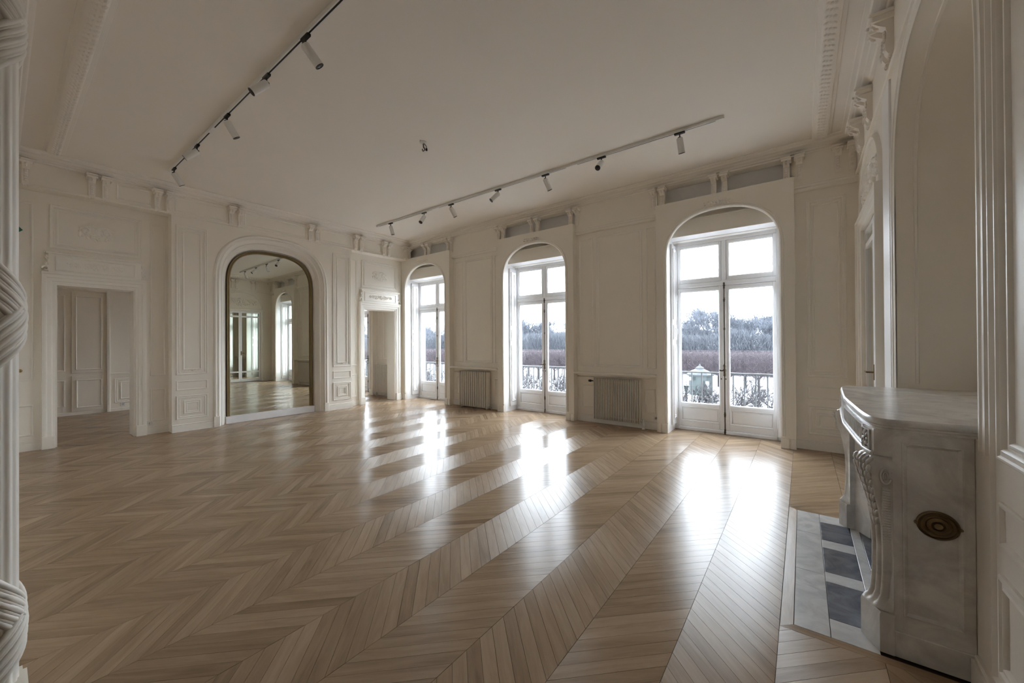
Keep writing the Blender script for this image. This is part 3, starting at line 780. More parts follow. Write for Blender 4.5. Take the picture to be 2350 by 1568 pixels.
# ------------------------------------------------------------------ windows
def mW(u, z, w): return (u, 6.735 - w, z)     # window space: w towards the room
def make_window(cx):
    root = empty('window_1', (cx, 6.735, 0), kind='structure')
    f = lambda u, z, w: mW(cx + u, z, w)
    b = MB()
    for s in (-1, 1):
        a0, a1 = sorted((s * 0.672, s * 0.735)); b.wbox(f, a0, a1, 0, 3.035, -0.045, 0.030, 0.006)
    b.wbox(f, -0.672, 0.672, 2.985, 3.035, -0.045, 0.030, 0.006)
    b.wbox(f, -0.672, 0.672, 2.292, 2.362, -0.045, 0.036, 0.010)
    b.wbox(f, -0.672, 0.672, 0.0, 0.055, -0.045, 0.036, 0.008)
    b.wbox(f, -0.030, 0.030, 2.362, 2.985, -0.040, 0.026, 0.006)
    # rebates that the sashes close against
    for s in (-1, 1):
        a0, a1 = sorted((s * 0.655, s * 0.735)); b.wbox(f, a0, a1, 0, 3.035, -0.045, -0.027)
    for z0, z1 in ((0.0, 0.075), (2.272, 2.380), (2.968, 3.035)): b.wbox(f, -0.66, 0.66, z0, z1, -0.044, -0.027)
    b.wbox(f, -0.048, 0.048, 2.36, 2.985, -0.043, -0.027)
    b.build('frame', M['win'], root)
    def sash(name, u0, u1, z0, z1, gl, gr, gb, gt, panel_z=None):
        b = MB()
        b.wbox(f, u0, gl, z0, z1, -0.025, 0.020, 0.005); b.wbox(f, gr, u1, z0, z1, -0.025, 0.020, 0.005)
        b.wbox(f, gl, gr, gt, z1, -0.024, 0.019, 0.005); b.wbox(f, gl, gr, gb - 0.055 if panel_z else z0, gb, -0.024, 0.019, 0.005)
        if panel_z: b.wbox(f, gl, gr, z0, panel_z, -0.024, 0.019, 0.005)
        # glazing bead
        b.sweep(f, rect(gl, gr, gb, gt), [(0, 0.0), (0, 0.014), (0.006, 0.012), (0.010, 0.0)], True)
        s = b.build(name, M['win'], root)
        p = MB(); p.wbox(f, gl - 0.004, gr + 0.004, gb - 0.004, gt + 0.004, -0.004, 0.001); p.build('pane', M['glass'], s, smooth=0)
        if panel_z:
            q = MB(); q.wbox(f, gl - 0.004, gr + 0.004, panel_z - 0.004, gb - 0.051, -0.012, 0.0)
            q.wbox(f, gl + 0.028, gr - 0.028, panel_z + 0.028, gb - 0.083, 0.0, 0.016, 0.012)
            q.sweep(f, rect(gl, gr, panel_z, gb - 0.055), [(0, 0.0), (0, 0.024), (0.008, 0.028), (0.018, 0.02), (0.022, 0.0)], True)
            q.build('lower_panel', M['win'], s)
        return s
    for s in (-1, 1):
        a0, a1 = sorted((s * 0.034, s * 0.670)); g0, g1 = sorted((s * 0.068, s * 0.630))
        sash('transom_light', a0, a1, 2.366, 2.982, g0, g1, 2.43, 2.938)
        a0, a1 = sorted((s * 0.003, s * 0.668)); g0, g1 = sorted((s * 0.068, s * 0.630))
        lf = sash('casement', a0, a1, 0.060, 2.288, g0, g1, 0.440, 2.230, 0.145)
        for z in (0.35, 0.95, 1.55, 2.1):
            h = MB(); h.tube([f(s * 0.671, z, 0.030), f(s * 0.671, z + 0.09, 0.030)], 0.008, 8); h.build('hinge', M['win'], lf)
        if s > 0:
            # cremone bolt on the meeting stile
            c = MB(); c.wbox(f, -0.016, 0.024, 0.062, 2.286, 0.020, 0.028, 0.003); c.build('astragal', M['win'], lf)
            c = MB(); u = 0.004
            c.tube([f(u, 0.02, 0.036), f(u, 2.32, 0.036)], 0.0075, 8)
            c.build('bolt_rod', M['bronze'], lf)
            c = MB()
            for z, hh in ((2.285, 0.05), (2.07, 0.035), (1.62, 0.02), (0.30, 0.04), (0.035, 0.045)):
                c.lathe([(0.006, -hh), (0.014, -hh * 0.8), (0.011, -hh * 0.3), (0.018, 0), (0.011, hh * 0.3), (0.014, hh * 0.8), (0.006, hh)], f(u, z, 0.034), sides=10)
            c.build('bolt_guide', M['bronze'], lf, smooth=60)
            c = MB()
            c.lathe([(0.008, -0.10), (0.020, -0.08), (0.017, -0.03), (0.026, 0.0), (0.017, 0.03), (0.022, 0.075), (0.006, 0.10)], f(u, 0.985, 0.036), sides=12)
            c.tube([f(u, 0.985, 0.03), f(u, 0.985, 0.085)], 0.008, 8); c.tube([f(u + 0.004, 0.985, 0.08), f(u - 0.03, 0.978, 0.088), f(u - 0.062, 0.985, 0.084)], [0.012, 0.009, 0.012], 8)
            c.build('handle', M['bronze'], lf, smooth=60)
            c = MB()
            for du in (-0.042, 0.02): c.lathe([(0.004, -0.012), (0.009, 0.0), (0.004, 0.012)], f(du, 0.85, 0.028), sides=8)
            c.build('keyhole', M['bronze'], lf)
    # inner shutters folded against the reveals
    for s in (-1, 1):
        def g(u, z, w, s=s): return (cx + s * (0.718 - w), 6.735 - u, z)     # u towards the room, w out of the reveal
        b = MB(); b.wbox(g, 0.050, 0.268, 0.10, 2.99, 0.0, 0.026, 0.004)
        sh = b.build('shutter', M['win'], root)
        for (z0, z1) in ((0.20, 1.38), (1.46, 1.70), (1.78, 2.92)):
            b = MB(); b.sweep(g, rect(0.080, 0.238, z0, z1), lift(BEAD, 0.026), True); b.build('panel_moulding', M['win'], sh)
    return root
labels = ['far arched window at the corner with the mirror wall', 'middle arched window between the two radiators', 'nearest arched window beside the fireplace wall', 'window of the side room glimpsed through the doorway']
w1 = make_window(WX[0])
w1['label'] = 'tall french ' + labels[0]
for i in (1, 2, 3):
    c = copy_tree(w1); c.name = 'window_%d' % (i + 1); c.location = (WX[i], 6.735, 0)
    c['label'] = ('tall french ' + labels[i]) if i < 3 else labels[i]

# ------------------------------------------------------------------ mirror
mir = empty('wall_mirror', mA(MC, 0, 0.03), 'tall arched gilt-framed mirror set in the panelled wall', 'mirror')
def mM(u, z, w): return (-8.40 + 0.02 * MC + 0.0125 * (u - MC) + w, u, z)
mo = arch(MC - 0.008, 0.758, 0.135, 2.50, 0.712, 2.75, 40)
b = MB(); b.sweep(mM, mo, [(0, 0.01), (0, 0.062), (-0.010, 0.070), (-0.022, 0.066), (-0.036, 0.072), (-0.050, 0.064), (-0.056, 0.042), (-0.056, 0.01)], False)
b.build('gilt_frame', M['gold'], mir)
mi = arch(MC - 0.008, 0.712, 0.130, 2.50, 0.666, 2.75, 40)
b = MB(); b.poly(mM, mi, [], 0.03, 0.036); b.build('mirror_glass', M['mirror'], mir, smooth=0)
b = MB(); b.wbox(mM, MC - 0.79, MC + 0.775, 0, 0.128, 0.0, 0.085, 0.005); b.build('base_board', M['win'], mir)

# ------------------------------------------------------------------ radiators and their shelves
def radiator(x0, x1, z0, z1, n, depth, label, group, wide):
    root = empty('radiator', (0.5 * (x0 + x1), 6.30, 0), label, 'radiator', group)
    y0 = 6.385 - depth; p = (x1 - x0) / n
    cb = MB(); r = p * (0.31 if wide else 0.27); cx = 0.5 * (x0 + x1)
    k = 12; yc0, yc1 = y0 + r, 6.385 - r
    def sec(x, z, sc=1.0):
        pts = []
        for i in range(k):
            a = 2 * math.pi * i / k
            yy = (yc1 if math.sin(a) > 0 else yc0) + r * sc * math.sin(a)
            pts.append((x + r * sc * math.cos(a), yy, z))
        return pts
    x = x0 + p / 2
    cb.loft([sec(x, z0 + 0.0, 0.55), sec(x, z0 + 0.012, 0.95), sec(x, z0 + 0.03), sec(x, z1 - 0.03), sec(x, z1 - 0.012, 0.92), sec(x, z1, 0.45)])
    first = cb.build('column', M['rad'], root, smooth=50)
    for i in range(1, n):
        c = first.copy(); COL.objects.link(c); c.parent = root; c.location = first.location + Vector((i * p, 0, 0))
    for z in (z0 + 0.055, z1 - 0.055):
        b = MB(); b.tube([(x0 + p * 0.2, 6.385 - depth / 2, z), (x1 - p * 0.2, 6.385 - depth / 2, z)], min(0.018, depth * 0.3), 8)
        b.build('header_pipe', M['rad'], root)
    for s in (x0 + p * 1.5, x1 - p * 1.5):
        for z in (z0 + 0.07, z1 - 0.10):
            b = MB(); b.box(s - 0.012, s + 0.012, 6.38, 6.4195, z, z + 0.03); b.build('wall_bracket', M['rad'], root)
    return root, y0
r1, y1 = radiator(-6.235, -5.360, 0.030, 0.805, 14, 0.125, 'white column radiator under the shelf by the far window', 'radiators on the window wall', True)
r2, y2 = radiator(-2.955, -2.120, 0.085, 0.800, 28, 0.085, 'slim many-tubed radiator under the shelf beside the nearest window', 'radiators on the window wall', False)
r3, y3 = radiator(-9.50, -8.93, 0.090, 0.860, 10, 0.125, 'white column radiator glimpsed through the far doorway', 'radiators on the window wall', True)
# valves and pipes
b = MB(); b.tube([(-2.945, 6.34, 0.745), (-3.00, 6.34, 0.745)], 0.010, 8); b.lathe([(0.012, 0), (0.021, 0.008), (0.021, 0.045), (0.014, 0.055)], (-3.0, 6.34, 0.745), (-1, 0, 0), 12)
b.build('valve', M['black'], r2)
b = MB(); b.tube([(-2.125, 6.34, 0.135), (-2.085, 6.34, 0.135), (-2.085, 6.34, 0.0)], 0.010, 8)
b.lathe([(0.012, 0), (0.02, 0.01), (0.02, 0.03), (0.012, 0.04)], (-2.085, 6.34, 0.05), (0, 0, 1), 10); b.lathe([(0.026, 0), (0.02, 0.012), (0.012, 0.016)], (-2.085, 6.34, 0.0), (0, 0, 1), 12); b.lathe([(0.011, 0), (0.016, 0.008), (0.016, 0.03)], (-2.085, 6.34, 0.135), (0, 0, 1), 10)
b.build('return_pipe', M['white'], r2)
b = MB(); b.tube([(-2.96, 6.40, 0.800), (-3.0, 6.40, 0.812), (-3.30, 6.40, 0.812)], 0.009, 8); b.build('feed_pipe', M['rad'], r2)
b = MB(); b.tube([(-6.22, 6.33, 0.770), (-6.29, 6.33, 0.770), (-6.29, 6.40, 0.775), (-6.48, 6.40, 0.775)], 0.009, 8); b.lathe([(0.012, 0), (0.018, 0.008), (0.018, 0.03)], (-6.245, 6.33, 0.770), (-1, 0, 0), 10)
b.build('feed_pipe', M['rad'], r1)
b = MB(); b.tube([(-5.37, 6.33, 0.06), (-5.31, 6.33, 0.06), (-5.31, 6.33, 0.0)], 0.009, 8); b.build('return_pipe', M['rad'], r1)
for rr, xs in ((r1, (-6.17, -5.42)), (r3, (-9.45, -9.02))):
    for x in xs:
        b = MB(); b.box(x - 0.012, x + 0.012, 6.29, 6.36, 0.0, 0.05 if rr is r1 else 0.11); b.build('foot', M['rad'], rr)
for (x0, x1, lab) in ((-6.51, -5.10, 'painted ledge shelf over the column radiator by the far window'), (-3.31, -1.855, 'painted ledge shelf over the slim radiator beside the nearest window')):
    root = empty('ledge_shelf', (0.5 * (x0 + x1), 6.40, 0.83), lab, 'shelf', 'ledges over the radiators')
    b = MB(); b.wbox(mB, x0, x1, 0.870, 0.895, -0.002, 0.175, 0.006); b.wbox(mB, x0 + 0.01, x1 - 0.01, 0.858, 0.870, -0.002, 0.155)
    b.build('board', M['trim'], root)
    b = MB(); b.wbox(mB, x0 + 0.005, x1 - 0.005, 0.822, 0.858, -0.002, 0.025, 0.006); b.build('batten', M['trim'], root)

# ------------------------------------------------------------------ fireplace
fp = empty('fireplace', (0.45, FC, 0), 'carved white marble fireplace with fluted frieze and scroll legs', 'fireplace')
# shelf with bowed front and rounded corners (plan outline, x by y)
half = [(0.405, 2.404), (0.33, 2.4045), (0.30, 2.408), (0.276, 2.420), (0.256, 2.447), (0.243, 2.49), (0.234, 2.56), (0.226, 2.68), (0.219, 2.85), (0.211, 3.05)]
front = half + [(0.205, FC)] + [(x, 2 * FC - y) for x, y in reversed(half)]
def outline(off):
    """front edge moved inward by off, closed along the niche"""
    pts = []
    for i, (x, y) in enumerate(front):
        a = front[max(i - 1, 0)]; c = front[min(i + 1, len(front) - 1)]
        dx, dy = c[0] - a[0], c[1] - a[1]; L = math.hypot(dx, dy)
        pts.append((x + dy / L * off, y - dx / L * off))
    return [(0.98, pts[0][1])] + pts + [(0.98, pts[-1][1])]
b = MB()
b.loft([[(x, y, z) for x, y in outline(o)] for o, z in ((0.018, 1.012), (0.016, 1.022), (0.010, 1.026), (0.010, 1.034), (0.002, 1.040), (0.0, 1.050), (0.003, 1.060), (0.010, 1.066))])
b.build('shelf', M['marble'], fp, smooth=40)
fr = [(x, y) for x, y in outline(0.016)[1:-1]]
# frieze along the front between the corner blocks
b = MB()
mid = [p for p in fr if 2.53 < p[1] < 2 * FC - 2.53]
def strip(pts, o0, z0, o1, z1): return None
ring = lambda pts, z, o: [(x + o, y, z) for x, y in pts]
b.loft([ring(mid, 0.905, 0.0), ring(mid, 1.013, 0.0), ring(mid, 1.013, 0.10), ring(mid, 0.905, 0.10), ring(mid, 0.905, 0.0)], closed=False)
fz = b.build('frieze', M['marble'], fp, smooth=30)
b = MB(); yy = 2.60
def frieze_x(y):
    for (xa, ya), (xb, yb) in zip(fr, fr[1:]):
        if ya <= y <= yb: return xa + (xb - xa) * (y - ya) / max(yb - ya, 1e-6)
    return fr[len(fr) // 2][0]
# fluting: proud ribs that leave shadowed channels between them
ys = [2.625 + 0.0335 * i for i in range(38)]
rib = []
for y in ys:
    x = frieze_x(y); q = MB(); q.box(x - 0.011, x + 0.002, y, y + 0.0165, 0.925, 1.0); o = q.build('flute_rib', M['marble'], fz, smooth=0); rib.append(o)
b = MB(); mid2 = [p for p in fr if 2.50 < p[1] < 2 * FC - 2.50]
b.loft([ring(mid2, 1.000, 0.0), ring(mid2, 1.002, -0.014), ring(mid2, 1.012, -0.014), ring(mid2, 1.013, 0.0)], closed=False)
b.loft([ring(mid2, 0.925, 0.0), ring(mid2, 0.923, -0.012), ring(mid2, 0.916, -0.016), ring(mid2, 0.910, -0.014), ring(mid2, 0.906, 0.006)], closed=False)
b.build('frieze_bead', M['marble'], fz)
b = MB(); pts = [(x - 0.012, y, 0.897) for x, y in outline(0.016)[1:-1] if 2.45 < y < 2 * FC - 2.45]; b.tube(pts, 0.0105, 8); b.build('frieze_torus', M['marble'], fz, smooth=60)
def side(fn, y): return fn
for s in (1, -1):
    Y = (lambda y, s=s: y if s > 0 else 2 * FC - y)
    P = lambda x, y, z, Y=Y: (x, Y(y), z)
    # corner block with rosette
    b = MB(); pl = [(0.325, 2.430), (0.285, 2.432), (0.262, 2.445), (0.232, 2.60), (0.32, 2.60)]
    b.loft([[P(x, y, z) for x, y in pl] for z in (0.893, 1.013)]); cbk = b.build('corner_block', M['marble'], fp, smooth=30)
    b = MB()
    fx = lambda u, z, w: P(0.2465 - 0.19 * u - 0.981 * w, 2.5225 + 0.981 * u - 0.19 * w, z)
    for k in range(8):
        a = k * math.pi / 4; b.blob(fx, 0.022 * math.cos(a), 0.952 + 0.026 * math.sin(a), 0.004, 0.010, 0.017, 0.009, a - math.pi / 2, 6, 3)
    for k in range(4):
        a = k * math.pi / 2 + math.pi / 4; b.blob(fx, 0.036 * math.cos(a), 0.952 + 0.040 * math.sin(a), 0.002, 0.007, 0.014, 0.007, a, 6, 3)
    b.blob(fx, 0, 0.952, 0.008, 0.010, 0.010, 0.009); b.build('rosette', M['marble'], cbk, smooth=60)
    b = MB(); b.sweep(fx, rect(-0.046, 0.046, 0.903, 1.003), [(0, 0.0), (0, 0.007), (0.006, 0.009), (0.010, 0.0)], True); b.build('rosette_frame', M['marble'], cbk)
    # scroll console leg, turned out at the corner
    o = Vector((-0.894, -0.447)); t = Vector((0.447, -0.894)); c0 = Vector((0.2485, 2.484))
    prof = [(0.180, -0.006), (0.188, 0.004), (0.20, -0.004), (0.215, -0.022), (0.24, -0.032), (0.34, -0.040), (0.46, -0.041), (0.56, -0.036), (0.64, -0.024), (0.72, -0.006), (0.78, 0.010), (0.83, 0.022), (0.865, 0.022), (0.885, 0.008), (0.893, -0.010)]
    rings = []
    for z, d in prof:
        wdt = 0.050 + 0.010 * max(0, (z - 0.5) / 0.4) + (0.008 if z < 0.21 else 0)
        pts = []
        nn = 24
        for i in range(nn + 1):
            q = -1 + 2 * i / nn
            bump_ = 0.012 * abs(math.cos(q * 1.5 * math.pi)) if 0.2 < z < 0.88 else 0.003
            p = c0 + o * (d + bump_ - 0.012 * q ** 6) + t * (q * wdt)
            pts.append((p.x, p.y))
        pts += [(0.322, pts[-1][1] if pts[-1][1] < 2.436 else 2.436), (0.322, 2.60), (0.28, 2.60)]
        rings.append([P(x, y, z) for x, y in pts])
    b = MB(); b.loft(rings); leg_ = b.build('scroll_leg', M['marble'], fp, smooth=50)
    b = MB(); pl = [(0.322, 2.424), (0.274, 2.426), (0.2195, 2.538), (0.26, 2.60), (0.322, 2.60)]
    b.loft([[P(x, y, z) for x, y in pl] for z in (0.0, 0.168)] + [[P(x + 0.004, y + 0.002, 0.181) for x, y in pl]]); b.build('leg_plinth', M['marble'], leg_)
    # acanthus leaf over the top of the leg
    b = MB(); r = random.Random(4)
    def leaf(u, z, w): 
        d = 0
        for (za, da), (zb, db) in zip(prof, prof[1:]):
            if za <= z <= zb: d = da + (db - da) * (z - za) / (zb - za)
        p = c0 + o * (d + 0.006 + w) + t * u
        return P(p.x, p.y, z)
    for k in range(9):
        z = 0.862 - k * 0.036; hw = 0.044 * (1 - k / 10.5)
        for u in (-1, -0.45, 0.45, 1):
            b.blob(leaf, u * hw, z, 0.002, 0.010, 0.024, 0.010, -u * 0.5, 6, 4)
        b.blob(leaf, 0, z, 0.005, 0.007, 0.026, 0.010, 0, 6, 4)
    b.build('acanthus_leaf', M['marble'], leg_, smooth=60)
    # side of the leg: volute ring and ribbed strip
    b = MB(); ms = lambda u, z, w: P(u, 2.4265 - w, z)
    pts = [ms(0.298 + 0.017 * math.cos(a), 0.805 + 0.034 * math.sin(a), 0.004) for a in [0.4 + i / 20 * 5.6 for i in range(21)]]
    b.tube(pts, 0.0055, 6); pts = [ms(0.298 + 0.008 * math.cos(a), 0.803 + 0.020 * math.sin(a), 0.003) for a in [i / 12 * 2 * math.pi for i in range(13)]]; b.tube(pts, 0.004, 6)
    for k in range(22): b.wbox(ms, 0.286, 0.314, 0.50 + k * 0.0115, 0.5065 + k * 0.0115, -0.004, 0.004)
    b.build('volute', M['marble'], leg_, smooth=60)
    # side panel with recessed field
    b = MB()
    q = lambda u, z, w: P(u, 2.432 - w, z)
    b.poly(q, rect(0.322, 0.568, 0.0, 1.012), [rect(0.352, 0.538, 0.19, 0.965)], -0.05, 0.0)
    b.wbox(q, 0.352, 0.538, 0.19, 0.965, -0.03, -0.006); b.wbox(q, 0.322, 0.568, 0.0, 0.115, 0.0, 0.008, 0.003)
    sp_ = b.build('side_panel', M['marble'], fp)
    b = MB(); b.sweep(q, rect(0.352, 0.538, 0.19, 0.965), [(0, -0.008), (0, 0.004), (0.006, 0.006), (0.014, -0.001), (0.018, -0.008)], True); b.build('panel_moulding', M['marble'], sp_)
    if s > 0:
        med = MB()
        def ell(k, w): return [q(0.461 + 0.066 * k * math.cos(a), 0.622 + 0.060 * k * math.sin(a), w) for a in [2 * math.pi * i / 36 for i in range(36)]]
        med.loft([ell(1.0, -0.006), ell(1.0, 0.004), ell(0.93, 0.009), ell(0.86, 0.003), ell(0.80, 0.006), ell(0.68, 0.002), ell(0.60, 0.007), ell(0.52, 0.002), ell(0.40, 0.005), ell(0.34, 0.009), ell(0.26, 0.003), ell(0.2, 0.012), ell(0.05, 0.014)])
        for u in (0.394, 0.528): med.lathe([(0.006, -0.004), (0.007, 0.006), (0.003, 0.010)], q(u, 0.622, 0), (0, -1, 0), 8)
        m_ = med.build('vent_rosette', M['brass'], sp_, smooth=40); m_['label'] = 'oval tarnished brass vent'
    # splayed marble cheek of the hearth opening
    b = MB()
    pl = [(0.31, 2.60), (0.38, 2.72), (0.566, 2.82), (0.566, 2.60)]
    b.loft([[P(x, y, z) for x, y in pl] for z in (0.0, 0.90)]); b.build('hearth_cheek', M['marble'], fp, smooth=0)
b = MB(); b.box(0.30, 0.566, 2.60, 2 * FC - 2.60, 0.80, 0.906); b.build('lintel', M['marble'], fp, smooth=0)
b = MB(); b.box(0.545, 0.568, 2.76, 2 * FC - 2.76, 0.0, 0.82); b.build('fireback', M['soot'], fp, smooth=0)

# hearth slab inlaid in the floor
he = empty('hearth', (0.13, FC, 0), 'white and grey marble hearth inlaid before the fireplace', 'hearth')
def tile(x0, x1, y0, y1, mat, name='slab', h=0.0):
    b = MB(); g = 0.0012
    b.loft([[(x0 + g, y0 + g, -0.012), (x1 - g, y0 + g, -0.012), (x1 - g, y1 - g, -0.012), (x0 + g, y1 - g, -0.012)], [(x0 + g, y0 + g, h - 0.001), (x1 - g, y0 + g, h - 0.001), (x1 - g, y1 - g, h - 0.001), (x0 + g, y1 - g, h - 0.001)], [(x0 + 2 * g, y0 + 2 * g, h), (x1 - 2 * g, y0 + 2 * g, h), (x1 - 2 * g, y1 - 2 * g, h), (x0 + 2 * g, y1 - 2 * g, h)]])
    return b.build(name, M[mat], he, smooth=0)
for (y0, y1) in ((2.400, 3.02), (3.02, 3.62), (3.62, 4.052)): tile(-0.045, 0.100, y0, y1, 'hearthw')
for (y0, y1, mt) in ((2.400, 2.562, 'hearthw'), (2.562, 2.945, 'hearthg'), (2.945, 3.067, 'hearthw'), (3.067, 3.420, 'hearthg'), (3.420, 3.550, 'hearthw'), (3.550, 3.885, 'hearthg'), (3.885, 4.052, 'hearthw')):
    tile(0.100, 0.275, y0, y1, mt)
tile(0.275, 0.328, 2.600, 3.88, 'hearthw'); tile(0.328, 0.565, 2.62, 3.86, 'hearthg', h=-0.001)

# ------------------------------------------------------------------ track lights
def track(y, x0, x1, joints, label):
    root = empty('lighting_track', (0.5 * (x0 + x1), y, CEIL), label, 'track light', 'ceiling lighting tracks')
    ends = [x0] + joints + [x1]
    for a, c in zip(ends, ends[1:]):
        b = MB()
        b.box(a + 0.002, c - 0.002, y - 0.018, y + 0.018, 3.985, CEIL - 0.001)
        for s in (-1, 1): b.box(a + 0.002, c - 0.002, y + s * 0.018 - (0.0105 if s > 0 else 0), y + s * 0.018 + (0.0105 if s < 0 else 0), 3.962, 3.985)
        rl = b.build('rail', M['white'], root, smooth=0)
        b = MB(); b.box(a + 0.09, c - 0.09, y - 0.0073, y + 0.0073, 3.966, 3.984); b.build('slot', M['black'], rl, smooth=0)
    for j in [x0 + 0.045] + joints + [x1 - 0.045]:
        b = MB(); b.box(j - 0.088 if j not in (x0 + 0.045, x1 - 0.045) else j - 0.045, j + 0.088 if j not in (x0 + 0.045, x1 - 0.045) else j + 0.045, y - 0.0073, y + 0.0073, 3.961, 3.984); b.build('connector', M['white'], root, smooth=0)
    return root
track(4.97, -7.39, -0.69, [-5.52, -2.64], 'white lighting track near the window wall')
track(1.53, -7.41, -0.69, [-5.57, -2.60], 'white lighting track on the far side from the windows')
def spotlight(x, y, d, label):
    d = Vector(d).normalized()
    root = empty('spotlight', (x, y, 3.96), label, 'spotlight', 'white cylinder spotlights on the tracks')
    b = MB(); b.box(x - 0.06, x + 0.06, y - 0.015, y + 0.015, 3.942, 3.968); b.build('adapter', M['black'], root)
    piv = Vector((x, y, 3.885))
    b = MB(); b.tube([(x, y, 3.945), (x, y, 3.895)], 0.008, 8); b.lathe([(0.02, -0.006), (0.026, 0.0), (0.02, 0.006)], (x, y, 3.896), sides=12); b.build('stem', M['black'], root)
    b = MB(); b.lathe([(0.030, -0.012), (0.037, -0.004), (0.0375, 0.0), (0.0375, 0.160), (0.036, 0.163), (0.033, 0.163)], piv, d, 24); lb = b.build('lamp_body', M['spotgrey'], root, smooth=40)
    b = MB(); b.lathe([(0.0372, 0.1635), (0.0372, 0.168), (0.030, 0.168), (0.027, 0.164)], piv, d, 24); b.build('baffle', M['black'], lb, smooth=40)
    b = MB(); b.lathe([(0.024, 0.1645), (0.020, 0.1675), (0.0, 0.1695)], piv, d, 16); b.build('lens', M['lens'], lb, smooth=60)
    return root
for x, d, lab in ((-6.90, (0.05, 0.30, -0.95), 'end spotlight nearest the mirror wall on the window-side track'),
                  (-5.84, (0.046, -0.569, -0.821), 'second spotlight from the mirror wall on the window-side track, facing the room'),
                  (-5.10, (0.20, 0.46, -0.865), 'third spotlight from the mirror wall on the window-side track'),
                  (-4.00, (-0.438, -0.556, -0.706), 'middle spotlight of the window-side track, dark face towards the room'),
                  (-3.08, (0.20, 0.42, -0.885), 'third spotlight from the fireplace end of the window-side track'),
                  (-2.18, (-0.019, -0.722, -0.692), 'spotlight on the window-side track pointing straight at the viewer'),
                  (-1.17, (0.05, 0.36, -0.93), 'end spotlight nearest the fireplace on the window-side track')):
    spotlight(x, 4.97, d, lab)
for x, d, lab in ((-3.26, (0.20, 0.60, -0.77), 'large near spotlight at the top of the picture on the far-side track'),
                  (-4.03, (-0.26, -0.665, -0.70), 'second spotlight on the far-side track, turned away along the rail'),
                  (-5.07, (0.03, 0.53, -0.85), 'third spotlight on the far-side track, tilted towards the windows'),
                  (-6.14, (-0.392, -0.665, -0.636), 'fourth spotlight on the far-side track, turned away from the windows'),
                  (-7.20, (-0.10, 0.55, -0.82), 'end spotlight on the far-side track nearest the mirror wall')):
    spotlight(x, 1.53, d, lab)

# ------------------------------------------------------------------ small fittings
ho = empty('chandelier_hook', (-3.86, 3.28, CEIL), 'bare chandelier mount in the middle of the ceiling', 'ceiling mount')
b = MB(); b.lathe([(0.045, 0.0), (0.05, -0.006), (0.035, -0.016), (0.02, -0.02)], (-3.86, 3.28, CEIL), sides=16); b.build('ceiling_plate', M['white'], ho)
b = MB(); b.tube([(-3.86, 3.28, 3.985), (-3.86, 3.28, 3.93)], 0.008, 8)
b.tube([(-3.86 + 0.022 * math.sin(a), 3.28, 3.91 + 0.022 * math.cos(a)) for a in [i / 12 * 1.7 * math.pi for i in range(13)]], 0.006, 6); b.build('hook', M['bronze'], ho)
b = MB()
for s, dx in ((1, 0.03), (-1, 0.026)): b.tube([(-3.86 + s * 0.012, 3.28, 3.98), (-3.86 + s * dx, 3.30, 3.95), (-3.86 + s * dx * 0.6, 3.32, 3.925)], 0.004, 5)
b.lathe([(0.008, 0), (0.014, 0.006), (0.012, 0.03)], (-3.846, 3.318, 3.90), sides=8); b.build('wire', M['black'], ho)
def outlet(m, u, z, w, label):
    root = empty('wall_outlet', m(u, z, w), label, 'socket', 'wall sockets')
    b = MB(); b.wbox(m, u - 0.04, u + 0.04, z - 0.04, z + 0.04, w, w + 0.010, 0.004); b.build('cover_plate', M['white'], root)
    b = MB(); b.lathe([(0.021, 0.0), (0.021, 0.004), (0.018, 0.004), (0.017, 0.001)], m(u, z, w + 0.009), Vector(m(u, z, 1)) - Vector(m(u, z, 0)), 16); b.build('socket_ring', M['stone'], root)
    return root
outlet(mA, 1.475, 0.17, 0.0, 'socket on the baseboard right of the dim doorway')
outlet(mB, -1.905, 0.19, 0.0, 'socket low on the wall between slim radiator and nearest window')
outlet(mS, 1.66, 0.135, 0.0, 'socket low in the side room')
kn = empty('door_knob', mA(0.186, 1.09, 0.0), 'small brass knob on the panelling at the left edge', 'door knob')
b = MB(); b.lathe([(0.014, 0), (0.016, 0.004), (0.007, 0.008), (0.007, 0.02), (0.019, 0.028), (0.021, 0.038), (0.012, 0.046)], mA(0.186, 1.09, 0.0), (1, 0, 0), 14); b.build('knob', M['polbrass'], kn, smooth=60)
sg = empty('exit_sign', mA(0.10, 3.0, 0.05), 'small green sign panel half hidden behind the left architrave', 'sign')
b = MB(); b.poly(mA, [(0.02, 2.93), (0.16, 2.93), (0.21, 2.98), (0.16, 3.04), (0.02, 3.04)], [], 0.03, 0.045); b.build('panel', M['green'], sg, smooth=0)
b = MB(); b.wbox(mA, 0.04, 0.12, 2.96, 3.01, -0.002, 0.03); b.build('mount', M['white'], sg)
# ------------------------------------------------------------------ outside: balcony, park, trees
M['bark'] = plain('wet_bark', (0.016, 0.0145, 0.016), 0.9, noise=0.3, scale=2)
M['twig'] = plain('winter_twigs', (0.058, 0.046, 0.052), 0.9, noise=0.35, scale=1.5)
M['farbark'] = plain('haze_tinted_bark', (0.080, 0.087, 0.103), 0.95, noise=0.25, scale=0.6)  # bluish haze over the far trees is put into the bark colour
M['thicket'] = plain('hazy_thicket_twigs', (0.060, 0.065, 0.076), 0.95, noise=0.35, scale=0.5)  # distance haze mixed into the twig colour
M['gravel'] = plain('pale_gravel', (0.16, 0.155, 0.16), 0.95, noise=0.15, scale=0.4)
M['kiosk'] = plain('kiosk_green_glass', (0.026, 0.036, 0.036), 0.3, noise=0.1)
M['zinc'] = plain('zinc_roof', (0.018, 0.022, 0.024), 0.6)
M['poster'] = plain('white_poster', (0.12, 0.12, 0.125), 0.6)
GZ = -5.5
b = MB(); b.box(-330, 120, 6.95, 420, GZ - 0.3, GZ)
